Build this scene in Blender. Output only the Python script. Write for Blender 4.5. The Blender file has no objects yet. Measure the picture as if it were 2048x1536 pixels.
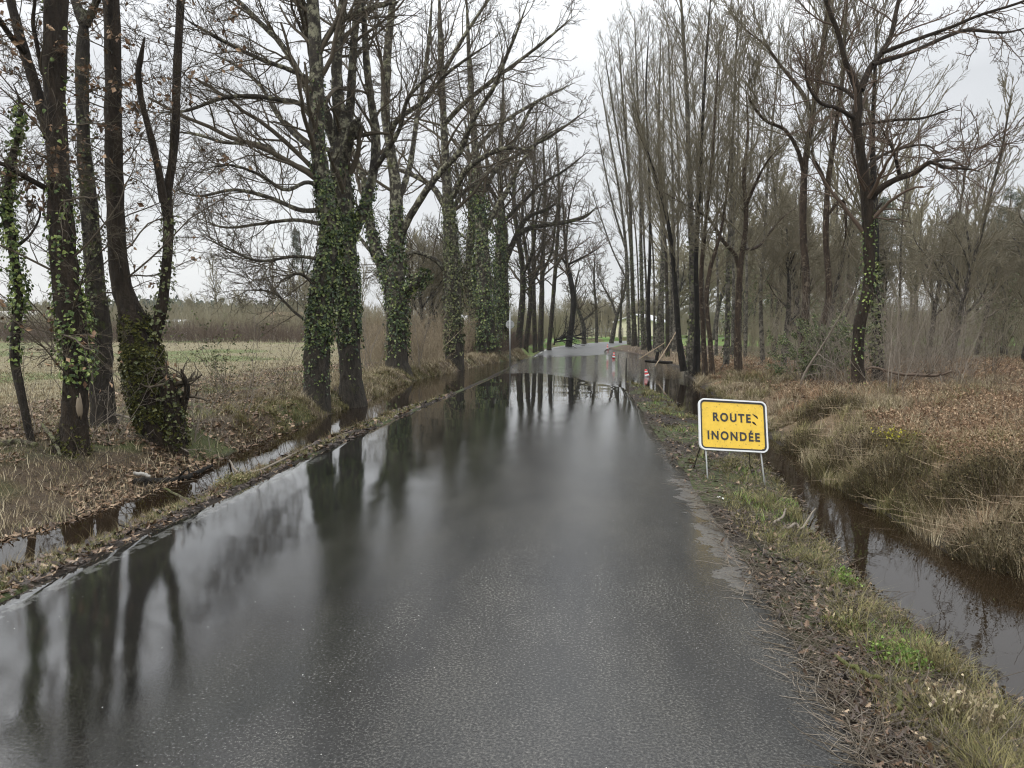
import bpy, math
import numpy as np
from mathutils import Vector, Matrix, Euler
R_ = math.radians
rng = np.random.default_rng(7)
SC = bpy.context.scene

# ------------------------------------------------------------------ camera
F = 1535.0; PITCH = R_(4.21); EYE = 1.65
cam_d = bpy.data.cameras.new("camera"); cam = bpy.data.objects.new("camera", cam_d)
SC.collection.objects.link(cam); SC.camera = cam
cam.location = (0, 0, EYE); cam.rotation_euler = (R_(90) - PITCH, 0, 0)
cam_d.sensor_width = 36; cam_d.lens = F / 2048 * 36; cam_d.clip_start = 0.05; cam_d.clip_end = 3000

# ------------------------------------------------------------------ sky, sun, exposure
W = bpy.data.worlds.new("World"); SC.world = W; W.use_nodes = True
nt = W.node_tree; nt.nodes.clear()
def N(nt, t, **k):
    n = nt.nodes.new(t)
    for a, b in k.items(): setattr(n, a, b)
    return n
sky = N(nt, 'ShaderNodeTexSky', sky_type='NISHITA', sun_disc=False)
sky.sun_elevation = R_(38); sky.sun_rotation = R_(-70); sky.air_density = 1.0; sky.dust_density = 3.0
tc = N(nt, 'ShaderNodeTexCoord'); mp = N(nt, 'ShaderNodeMapping'); mp.inputs['Scale'].default_value = (1, 1, 2.6)
nz = N(nt, 'ShaderNodeTexNoise'); nz.inputs['Scale'].default_value = 2.3; nz.inputs['Detail'].default_value = 5
nz.inputs['Roughness'].default_value = 0.5
cr = N(nt, 'ShaderNodeValToRGB'); cr.color_ramp.elements[0].position = .32; cr.color_ramp.elements[1].position = .72
cr.color_ramp.elements[0].color = (5.6, 5.75, 5.95, 1); cr.color_ramp.elements[1].color = (7.5, 7.6, 7.7, 1)
sx = N(nt, 'ShaderNodeSeparateXYZ'); mr = N(nt, 'ShaderNodeMapRange')
mr.inputs['From Min'].default_value = 0.27; mr.inputs['From Max'].default_value = 1.0
mr.inputs['To Min'].default_value = 1.0; mr.inputs['To Max'].default_value = 3.7
mul = N(nt, 'ShaderNodeVectorMath', operation='SCALE')
mx = N(nt, 'ShaderNodeMix', data_type='RGBA'); mx.inputs['Factor'].default_value = 0.9
bg = N(nt, 'ShaderNodeBackground'); bg.inputs['Strength'].default_value = 0.1
wo = N(nt, 'ShaderNodeOutputWorld')
L = nt.links.new
L(tc.outputs['Generated'], mp.inputs['Vector']); L(mp.outputs[0], nz.inputs['Vector']); L(nz.outputs[0], cr.inputs[0])
L(tc.outputs['Generated'], sx.inputs[0]); L(sx.outputs[2], mr.inputs['Value'])
L(cr.outputs[0], mul.inputs[0]); L(mr.outputs[0], mul.inputs['Scale'])
L(sky.outputs[0], mx.inputs['A']); L(mul.outputs[0], mx.inputs['B']); L(mx.outputs['Result'], bg.inputs['Color'])
L(bg.outputs[0], wo.inputs[0])
sun_d = bpy.data.lights.new("sun", 'SUN'); sun_d.energy = 0.9; sun_d.angle = R_(25); sun_d.color = (1, .97, .92)
sun = bpy.data.objects.new("sun", sun_d); SC.collection.objects.link(sun)
sun.rotation_euler = Euler((R_(52), 0, R_(-70)), 'XYZ')
SC.view_settings.view_transform = 'Standard'; SC.view_settings.look = 'None'
SC.view_settings.exposure = 0.4; SC.view_settings.gamma = 1.0; SC.view_settings.use_curve_mapping = False
SC.cycles.max_bounces = 5; SC.cycles.diffuse_bounces = 2; SC.cycles.glossy_bounces = 3
SC.cycles.filter_width = 1.15; SC.cycles.transparent_max_bounces = 6; SC.cycles.use_denoising = True

# ------------------------------------------------------------------ pixel helpers (photo is 2048 x 1536)
ca, sa = math.cos(PITCH), math.sin(PITCH)
def ray(px, py):
    cx = (px - 1024) / F; cy = -(py - 768) / F
    return np.array([cx, ca + cy * sa, -sa + cy * ca])
def at(px, py, Y):
    d = ray(px, py); return np.array([0, 0, EYE]) + d * (Y / d[1])

# ------------------------------------------------------------------ numpy noise
_lat = rng.random((4, 256, 256))
def vnoise(x, y, sc=1.0, k=0):
    x = np.asarray(x, float) / sc + 1000.3; y = np.asarray(y, float) / sc + 1000.7
    xi = np.floor(x).astype(int); yi = np.floor(y).astype(int); fx = x - xi; fy = y - yi
    fx = fx * fx * (3 - 2 * fx); fy = fy * fy * (3 - 2 * fy); T = _lat[k]
    a = T[xi % 256, yi % 256]; b = T[(xi + 1) % 256, yi % 256]; c = T[xi % 256, (yi + 1) % 256]; d = T[(xi + 1) % 256, (yi + 1) % 256]
    return (a * (1 - fx) + b * fx) * (1 - fy) + (c * (1 - fx) + d * fx) * fy
def fb(x, y, sc=1.0, k=0):
    return (vnoise(x, y, sc, k) * .55 + vnoise(x, y, sc * .47, (k + 1) % 4) * .28 + vnoise(x, y, sc * .21, (k + 2) % 4) * .17)
def sstep(t): t = np.clip(t, 0, 1); return t * t * (3 - 2 * t)

# ------------------------------------------------------------------ the lie of the land
WATER = -0.16
def xc(y):                                   # centre line of the road
    y = np.asarray(y, float); t = np.clip(y - 55, 0, 60)
    return -1.21 + 0.1 * y + .0068 * t * t + .82 * np.clip(y - 115, 0, 1e9)
HW = 2.36
_ry = np.array([-5, 0, 10, 16, 22, 27, 33, 39, 45, 50, 56, 68, 90, 130, 3000.])
_rz = np.array([0, 0, 0, -.055, -.130, -.170, -.20, -.212, -.195, -.165, -.10, 0, .1, .2, .2])
def zroad(y, s=0.0):
    y = np.asarray(y, float)
    z = sum(np.interp(y + o, _ry, _rz) for o in (-2, -1, 0, 1, 2)) / 5
    return z - .010 * s + .02 * (1 - (np.asarray(s) / HW) ** 2)
def T(y, ys, xs): return np.interp(y, ys, xs)
LN = ([0, 3, 5.5, 6.2, 7.1, 8.3, 9.75, 12.3, 15, 18, 21, 31, 42], [-4.15, -3.9, -3.7, -3.52, -3.45, -3.37, -3.2, -3, -2.72, -2.12, -1.44, -.4, .7])
LF = ([0, 6.2, 7.4, 9.1, 10.5, 13.5, 20.6, 24.2, 28, 31, 38, 43], [-4.9, -4.3, -4.07, -3.85, -4.06, -3.92, -3.54, -3.5, -3.05, -2.3, -1.2, .4])
RN = ([0, 3.6, 4.75, 6.5, 8, 10.1, 12.35, 15.9, 20.6, 24, 26], [2.25, 2.3, 2.42, 2.6, 2.95, 3.3, 3.5, 3.7, 4.1, 4.0, 3.8])
RF = ([0, 5.45, 6, 7.6, 9.1, 10.1, 15.9, 22.2, 27.8, 32.7, 46, 55, 62, 66], [3.9, 3.65, 3.5, 3.6, 3.65, 3.9, 4.7, 5.6, 6.4, 7.4, 8.2, 8.6, 8.2, 8.4])
def edges(y):
    y = np.asarray(y, float); c = xc(y); eL = c - HW; eR = c + HW
    n = (vnoise(y, y * 0 + 3, .8) - .5) * .16 * (y < 30)
    ln = np.where(y < 42, np.minimum(T(y, *LN) + n, eL - .05), eL - .25)
    lf = np.where(y < 43, np.minimum(T(y, *LF) - n, ln - .01), ln - .01)
    rn = np.where(y < 66, np.where(y < 26, np.maximum(T(y, *RN) + n, eR + .05), eR + .05), eR + .3)
    rf = np.where(y < 64, np.maximum(T(y, *RF) - n, rn + .01), rn + .01)
    return eL, eR, ln, lf, rn, rf
def ground(x, y):
    x = np.asarray(x, float); y = np.asarray(y, float)
    eL, eR, ln, lf, rn, rf = edges(y)
    s = x - xc(y)
    zl = zroad(y, -HW) - .012; zr = zroad(y, HW) - .012
    we = np.where(y < 52, WATER, np.maximum(WATER, WATER + (y - 52) / 20 * .2)); we = np.minimum(we, .12)
    bump = (fb(x, y, .55, 1) - .5)
    z = np.full(np.broadcast(x, y).shape, 0.0)
    t = np.clip((eL - x) / np.maximum(eL - ln, .02), 0, 1)                 # left verge
    zv = zl * (1 - t) + we * t + (.05 + bump * .07) * np.sin(np.pi * t)
    z = np.where(x < eL, zv, z)
    t = np.clip((ln - x) / np.maximum(ln - lf, .02), 0, 1)
    wd = np.clip((ln - lf) / .5, 0, 1)
    z = np.where(x < ln, we - .30 * wd * np.sqrt(np.clip(4 * t * (1 - t), 0, 1)), z)
    d = lf - x                                                              # left bank and field
    bw = np.interp(y, [7, 10, 13], [2.4, 1.0, .5]); bank = we + .36 * sstep(d / bw) - .14 * sstep((d - 3.0) / 6) + bump * .16 * sstep(d / .5)
    bank = bank + .45 * (fb(x, y, 22, 2) - .5) * sstep((d - 8) / 20) * np.clip(d / 60, 0, 1)
    z = np.where(x < lf, bank, z)
    t = np.clip((x - eR) / np.maximum(rn - eR, .02), 0, 1)                 # right verge
    zv = zr * (1 - t) + we * t + (.035 + bump * .07) * np.sin(np.pi * t)
    z = np.where(x > eR, zv, z)
    t = np.clip((x - rn) / np.maximum(rf - rn, .02), 0, 1); wd = np.clip((rf - rn) / .5, 0, 1)
    z = np.where(x > rn, we - .28 * wd * np.sqrt(np.clip(4 * t * (1 - t), 0, 1)), z)
    d = x - rf
    nr = np.clip((24 - y) / 10, 0.35, 1)
    bank = we + .50 * nr * sstep(d / 1.1) + bump * .22 * sstep(d / .5) + .35 * (fb(x, y, 9, 3) - .5) * sstep((d - 1) / 6)
    z = np.where(x > rf, bank, z)
    z = np.where((x > eL) & (x < eR), zroad(y, np.clip(s, -HW, HW)) - .05, z)
    return z
def hit(px, py, dz=0.0):
    d = ray(px, py); Y = 6.0
    lo, hi = 1.5, 600.0
    ts = np.geomspace(lo, hi, 3000); P = np.array([0, 0, EYE]) + ts[:, None] * d
    g = ground(P[:, 0], P[:, 1]) + dz; below = np.where(P[:, 2] < g)[0]
    i = below[0] if len(below) else len(ts) - 1
    p = P[i].copy(); return p

# ------------------------------------------------------------------ mesh building
def npmesh(name, V, F4=None, F3=None, smooth=True, uv=None, col=None):
    V = np.asarray(V, np.float32).reshape(-1, 3)
    F4 = np.zeros((0, 4), np.int32) if F4 is None else np.asarray(F4, np.int32).reshape(-1, 4)
    F3 = np.zeros((0, 3), np.int32) if F3 is None else np.asarray(F3, np.int32).reshape(-1, 3)
    me = bpy.data.meshes.new(name)
    me.vertices.add(len(V)); me.vertices.foreach_set('co', V.ravel())
    li = np.concatenate([F4.ravel(), F3.ravel()]); me.loops.add(len(li)); me.loops.foreach_set('vertex_index', li)
    st = np.concatenate([np.arange(len(F4)) * 4, len(F4) * 4 + np.arange(len(F3)) * 3]).astype(np.int32)
    me.polygons.add(len(st)); me.polygons.foreach_set('loop_start', st)
    me.polygons.foreach_set('use_smooth', np.full(len(st), smooth))
    if uv is not None:
        u = me.uv_layers.new(name='UVMap'); u.data.foreach_set('uv', np.asarray(uv, np.float32)[li].ravel())
    if col is not None:
        c = me.color_attributes.new('zone', 'FLOAT_COLOR', 'POINT')
        c.data.foreach_set('color', np.concatenate([col, np.ones((len(col), 1))], 1).astype(np.float32).ravel())
    me.update(calc_edges=True)
    return me
def link(name, me, mat=None, parent=None, loc=None):
    o = bpy.data.objects.new(name, me); SC.collection.objects.link(o)
    if mat is not None and me is not None and not me.materials: me.materials.append(mat)
    if parent is not None: o.parent = parent
    if loc is not None: o.location = loc
    return o
def tag(o, label=None, cat=None, group=None, kind=None):
    if label: o['label'] = label
    if cat: o['category'] = cat
    if group: o['group'] = group
    if kind: o['kind'] = kind
    return o
def thing(name, label, cat, loc=(0, 0, 0), group=None):
    o = bpy.data.objects.new(name, None); SC.collection.objects.link(o); o.location = tuple(float(v) for v in loc)
    o.empty_display_size = .2
    return tag(o, label, cat, group)
class MB:
    def __init__(s): s.V = []; s.Q = []; s.Tt = []; s.n = 0
    def add(s, V, Q=None, T3=None):
        V = np.asarray(V, float).reshape(-1, 3)
        if Q is not None and len(Q): s.Q.append(np.asarray(Q).reshape(-1, 4) + s.n)
        if T3 is not None and len(T3): s.Tt.append(np.asarray(T3).reshape(-1, 3) + s.n)
        s.V.append(V); s.n += len(V)
    def box(s, c, h, M=None):
        x, y, z = h; v = np.array([[a * x, b * y, d * z] for a in (-1, 1) for b in (-1, 1) for d in (-1, 1)])
        if M is not None: v = v @ np.array(M).T
        v = v + np.array(c)
        s.add(v, [[0, 1, 3, 2], [4, 6, 7, 5], [0, 4, 5, 1], [2, 3, 7, 6], [0, 2, 6, 4], [1, 5, 7, 3]])
    def tube(s, P, R, sides=8, cap=True):
        P = np.asarray(P, float)[None]; R = np.broadcast_to(np.asarray(R, float), (P.shape[1],))[None]
        V, Q = sweep(P, R, sides); base = len(V); K = P.shape[1]
        T3 = []
        if cap:
            V = np.concatenate([V, P[0, :1], P[0, -1:]])
            for j in range(sides):
                T3.append([base, (j + 1) % sides, j]); o = (K - 1) * sides; T3.append([base + 1, o + j, o + (j + 1) % sides])
        s.add(V, Q, T3)
    def mesh(s, name, smooth=True):
        return npmesh(name, np.concatenate(s.V) if s.V else np.zeros((0, 3)), np.concatenate(s.Q) if s.Q else None,
                      np.concatenate(s.Tt) if s.Tt else None, smooth)
def nrm(v): return v / np.maximum(np.linalg.norm(v, axis=-1, keepdims=True), 1e-9)
def sweep(P, R, sides, rough=0.0):
    Nn, K, _ = P.shape
    Tn = np.gradient(P, axis=1) if K > 1 else P
    Tn = nrm(Tn); m = nrm(P[:, -1] - P[:, 0])
    ref = np.where(np.abs(m[:, 2:3]) < .8, np.array([[0, 0, 1.]]), np.array([[1., 0, 0]]))
    U = nrm(np.cross(Tn, ref[:, None, :])); Vv = np.cross(Tn, U)
    a = np.arange(sides) * 2 * np.pi / sides
    rr = R[:, :, None]
    if rough > 0:
        lob = 1 + rough * (np.sin(3 * a + rng.random() * 6)[None, None] * .5 + rng.normal(0, .5, (Nn, K, sides)))
        rr = rr * lob
    ring = P[:, :, None] + (rr * np.cos(a))[..., None] * U[:, :, None] + (rr * np.sin(a))[..., None] * Vv[:, :, None]
    V = ring.reshape(-1, 3)
    idx = np.arange(Nn * K * sides).reshape(Nn, K, sides); nx = np.roll(idx, -1, 2)
    Q = np.stack([idx[:, :-1], nx[:, :-1], nx[:, 1:], idx[:, 1:]], -1).reshape(-1, 4)
    return V, Q
def scatter(TV, TF, pos, Mx, size):
    """copies of template TV (m,3) with faces TF at pos (n,3), rotated by Mx (n,3,3), scaled by size (n,) or (n,3)"""
    size = np.asarray(size, float); size = size[:, None, None] if size.ndim == 1 else size[:, None, :]
    V = np.einsum('nij,nmj->nmi', Mx, TV[None] * size) + pos[:, None]
    n = len(pos); TF = np.asarray(TF)
    Fc = (TF[None] + (np.arange(n) * len(TV))[:, None, None]).reshape(-1, TF.shape[1])
    return V.reshape(-1, 3), Fc
def frames(nrmv, rg=None):
    z = nrm(nrmv); a = nrm(np.cross(z, rng.normal(0, 1, z.shape))); b = np.cross(z, a)
    return np.stack([a, b, z], -1)
def rs(P, k=None, step=None):
    """Catmull-Rom resample of (pt, w) rows"""
    P = np.asarray(P, float); n = len(P)
    if n == 2: P = np.stack([P[0], (P[0] + P[1]) / 2, P[1]]); n = 3
    Q = np.concatenate([[2 * P[0] - P[1]], P, [2 * P[-1] - P[-2]]]); k = k or 16
    t = np.linspace(0, n - 1 - 1e-6, k); i = t.astype(int); f = (t - i)[:, None]
    a, b, c, d = Q[i], Q[i + 1], Q[i + 2], Q[i + 3]
    return .5 * (2 * b + (c - a) * f + (2 * a - 5 * b + 4 * c - d) * f * f + (3 * b - a - 3 * c + d) * f ** 3)

# ------------------------------------------------------------------ materials
def mat(name):
    m = bpy.data.materials.new(name); m.use_nodes = True
    n = m.node_tree; b = n.nodes['Principled BSDF']; return m, n, b
def ramp(n, src, stops):
    r = N(n, 'ShaderNodeValToRGB'); e = r.color_ramp.elements
    while len(e) < len(stops): e.new(.5)
    for i, (p, c) in enumerate(stops): e[i].position = p; e[i].color = (*c, 1)
    n.links.new(src, r.inputs[0]); return r.outputs[0]
def noise(n, sc, det=4, rough=.55, vec=None, scale3=None, out=0):
    t = N(n, 'ShaderNodeTexNoise'); t.inputs['Scale'].default_value = sc; t.inputs['Detail'].default_value = det
    t.inputs['Roughness'].default_value = rough
    if vec is None:
        c = N(n, 'ShaderNodeTexCoord'); vec = c.outputs['Object']
    if scale3:
        m = N(n, 'ShaderNodeMapping'); m.inputs['Scale'].default_value = scale3; n.links.new(vec, m.inputs[0]); vec = m.outputs[0]
    n.links.new(vec, t.inputs['Vector']); return t.outputs[out]
def mixc(n, fac, a, b, mode='MIX'):
    m = N(n, 'ShaderNodeMix', data_type='RGBA', blend_type=mode)
    for key, v in (('Factor', fac), ('A', a), ('B', b)):
        if isinstance(v, (int, float)): m.inputs[key].default_value = v
        elif isinstance(v, tuple): m.inputs[key].default_value = (*v, 1)
        else: n.links.new(v, m.inputs[key])
    return m.outputs['Result']
def math_(n, op, a, b=0.0, c=None, clamp=False):
    m = N(n, 'ShaderNodeMath', operation=op); m.use_clamp = clamp
    for i, v in enumerate([a, b] + ([c] if c is not None else [])):
        if isinstance(v, (int, float)): m.inputs[i].default_value = v
        else: n.links.new(v, m.inputs[i])
    return m.outputs[0]
def bump(n, b, h, strength=.5, dist=.02, sock='Normal'):
    u = N(n, 'ShaderNodeBump'); u.inputs['Strength'].default_value = strength; u.inputs['Distance'].default_value = dist
    n.links.new(h, u.inputs['Height']); n.links.new(u.outputs[0], b.inputs[sock]); return u
def plain(name, c, rough=.5, metal=0, var=0.0, spec=.5):
    m, n, b = mat(name); b.inputs['Base Color'].default_value = (*c, 1); b.inputs['Roughness'].default_value = rough
    b.inputs['Metallic'].default_value = metal; b.inputs['Specular IOR Level'].default_value = spec
    if var:
        f = noise(n, 9, 4); col = mixc(n, f, tuple(v * (1 - var) for v in c), tuple(min(1, v * (1 + var * .6)) for v in c))
        n.links.new(col, b.inputs['Base Color'])
    return m
def bark(name, dark, light, moss=None, mossamt=.5, lich=.55, sc=1.0, hi=0):
    m, n, b = mat(name)
    f1 = noise(n, 14 * sc, 5, .65, scale3=(1, 1, .22)); base = ramp(n, f1, [(.35, tuple(v * .45 for v in dark)), (.6, tuple(v * 1.25 for v in dark))])
    f2 = noise(n, 5 * sc, 6, .7); k = ramp(n, f2, [(lich - .03, (0, 0, 0)), (lich + .07, (1, 1, 1))])
    if hi:
        q = N(n, 'ShaderNodeTexCoord'); sz = N(n, 'ShaderNodeSeparateXYZ'); n.links.new(q.outputs['Object'], sz.inputs[0]); hr = N(n, 'ShaderNodeMapRange')
        hr.inputs['From Min'].default_value = 1.2; hr.inputs['From Max'].default_value = hi; n.links.new(sz.outputs[2], hr.inputs['Value']); k = math_(n, 'MULTIPLY', k, hr.outputs[0])
    col = mixc(n, k, base, light)
    if moss:
        f3 = noise(n, 2.2, 6, .75); k3 = ramp(n, f3, [(mossamt - .03, (0, 0, 0)), (mossamt + .08, (1, 1, 1))]); col = mixc(n, k3, col, moss)
    n.links.new(col, b.inputs['Base Color']); b.inputs['Roughness'].default_value = .8; b.inputs['Specular IOR Level'].default_value = .3
    f4 = noise(n, 45 * sc, 4, .7, scale3=(1, 1, .3)); bump(n, b, math_(n, 'ADD', f1, math_(n, 'MULTIPLY', f4, .6)), 1.0, .08); return m
def leafm(name, stops, rough=.5, transl=.0, spec=.4):
    m, n, b = mat(name); g = N(n, 'ShaderNodeNewGeometry')
    col = ramp(n, g.outputs['Random Per Island'], stops); n.links.new(col, b.inputs['Base Color'])
    b.inputs['Roughness'].default_value = rough; b.inputs['Specular IOR Level'].default_value = spec
    return m
M = {}
M['bark_wet'] = bark('wet_dark_bark', (.034, .024, .015), (.10, .09, .075), (.055, .06, .015), .66, .68)
M['bark_moss'] = bark('mossy_bark', (.025, .018, .012), (.06, .065, .03), (.085, .09, .010), .40, .62)
M['bark_lichen'] = bark('lichen_oak_bark', (.05, .042, .032), (.30, .29, .20), (.09, .10, .03), .62, .53, 1.2, hi=5.5)
M['bark_oak'] = bark('oak_bark', (.042, .034, .026), (.16, .155, .11), (.07, .08, .02), .56, .57, 1.2, hi=4)
M['bark_pale'] = bark('pale_smooth_bark', (.06, .054, .043), (.19, .175, .14), (.05, .055, .02), .64, .50)
M['bark_red'] = bark('split_reddish_bark', (.055, .038, .025), (.19, .155, .11), None, .5, .58, 1.3)
M['bark_far'] = bark('far_bark', (.038, .032, .025), (.12, .11, .09), (.06, .065, .03), .58, .55)
M['bark_black'] = bark('soaked_black_bark', (.016, .013, .010), (.06, .055, .045), (.03, .035, .012), .62, .62)
M['twig'] = plain('twig_bark', (.095, .078, .056), .8, var=.4, spec=.2)
M['twig_mid'] = plain('mid_twig_bark', (.17, .15, .105), .85, var=.35, spec=.15)
M['birch'] = plain('birch_log_bark', (.42, .40, .36), .7, var=.4)
M['pale_metal'] = plain('pale_galvanised_tube', (.50, .51, .50), .5, var=.15)
M['twig_far'] = plain('haze_pale_twig_bark', (.25, .225, .15), .85, var=.35, spec=.15)  # far twigs coloured paler, imitating the fading by distance haze
M['brush'] = plain('tan_brush_bark', (.29, .235, .16), .85, var=.4, spec=.15)
M['twig_red'] = plain('reddish_twig_bark', (.12, .088, .066), .8, var=.4, spec=.2)
M['twig_pale'] = plain('pale_twig_bark', (.21, .18, .145), .8, var=.4, spec=.2)
M['scar'] = plain('weathered_scar_wood', (.22, .175, .12), .8, var=.5)
M['wood_pale'] = plain('bare_pale_wood', (.38, .29, .19), .7, var=.35)
M['ivy'] = leafm('ivy_leaf', [(0, (.014, .028, .010)), (.4, (.035, .06, .018)), (.75, (.10, .135, .035)), (1, (.22, .25, .08))], .38)
M['ivy_young'] = leafm('young_ivy_leaf', [(0, (.02, .04, .012)), (.4, (.085, .13, .03)), (.75, (.19, .25, .06)), (1, (.32, .37, .11))], .42)
M['ivy_olive'] = leafm('olive_ivy_leaf', [(0, (.035, .045, .016)), (.5, (.085, .10, .035)), (1, (.19, .20, .08))], .45)
M['moss'] = leafm('moss_tuft', [(0, (.018, .02, .004)), (.6, (.045, .048, .008)), (1, (.10, .095, .015))], .9)
M['dead_leaf'] = leafm('dead_oak_leaf', [(0, (.09, .045, .022)), (.5, (.18, .105, .055)), (1, (.32, .21, .12))], .6)
M['litter'] = leafm('fallen_leaf', [(0, (.05, .03, .017)), (.4, (.12, .072, .04)), (.75, (.22, .14, .08)), (1, (.40, .29, .19))], .45)
M['litter_wet'] = leafm('wet_dark_leaf', [(0, (.020, .013, .009)), (.6, (.065, .040, .025)), (.9, (.15, .09, .05)), (1, (.34, .25, .16))], .3)
M['grass_dry'] = leafm('dry_grass_blade', [(0, (.10, .075, .04)), (.45, (.22, .175, .105)), (.8, (.36, .30, .19)), (1, (.55, .48, .33))], .6, spec=.2)
M['grass_mix'] = leafm('mixed_grass_blade', [(0, (.05, .06, .018)), (.4, (.12, .13, .04)), (.7, (.23, .19, .09)), (1, (.38, .32, .19))], .55, spec=.2)
M['grass_olive'] = leafm('olive_grass_blade', [(0, (.055, .046, .02)), (.5, (.13, .105, .05)), (1, (.28, .22, .12))], .6, spec=.2)
M['grass_rust'] = leafm('rusty_dead_grass', [(0, (.10, .05, .03)), (.5, (.24, .14, .08)), (1, (.44, .30, .18))], .7, spec=.15)
M['grass_moss'] = leafm('olive_green_grass', [(0, (.05, .048, .018)), (.5, (.135, .125, .046)), (1, (.30, .26, .12))], .6, spec=.2)
M['grass_green'] = leafm('green_grass_blade', [(0, (.05, .10, .015)), (.5, (.13, .22, .04)), (1, (.26, .33, .09))], .5, spec=.25)
M['heather'] = leafm('heather_sprig', [(0, (.03, .024, .015)), (.5, (.065, .05, .026)), (.85, (.105, .095, .045)), (1, (.20, .14, .08))], .8, spec=.15)
M['bracken'] = leafm('dead_bracken', [(0, (.10, .055, .03)), (.5, (.22, .14, .085)), (1, (.42, .31, .20))], .7, spec=.2)
M['gorse'] = leafm('gorse_flower', [(0, (.25, .24, .02)), (1, (.55, .50, .03))], .6)
M['shrub'] = leafm('evergreen_leaf', [(0, (.025, .045, .014)), (.5, (.085, .12, .035)), (1, (.24, .27, .12))], .35)
M['pine'] = leafm('pine_needles', [(0, (.025, .036, .022)), (.6, (.05, .068, .038)), (1, (.09, .10, .055))], .7, spec=.2)
M['sign_back'] = plain('grey_sign_back', (.48, .49, .48), .5, var=.1)
M['metal'] = plain('galvanised_steel', (.36, .37, .37), .45, .7, .2)
M['black'] = plain('black_paint', (.018, .018, .018), .4)
M['white'] = plain('white_paint', (.72, .73, .73), .4, var=.12)
M['red'] = plain('red_plastic', (.62, .04, .035), .4, var=.2)
M['plaster'] = plain('cream_plaster', (.72, .68, .50), .8, var=.06)
M['plaster_w'] = plain('white_plaster', (.70, .69, .66), .8, var=.1)
M['tiles'] = plain('clay_roof_tiles', (.36, .22, .14), .8, var=.3)
M['glass'] = plain('dark_window_glass', (.03, .035, .04), .08)
M['postwood'] = plain('weathered_post_wood', (.17, .15, .12), .85, var=.3)
M['darkstake'] = plain('dark_stake_wood', (.03, .027, .022), .7, var=.3)

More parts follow.
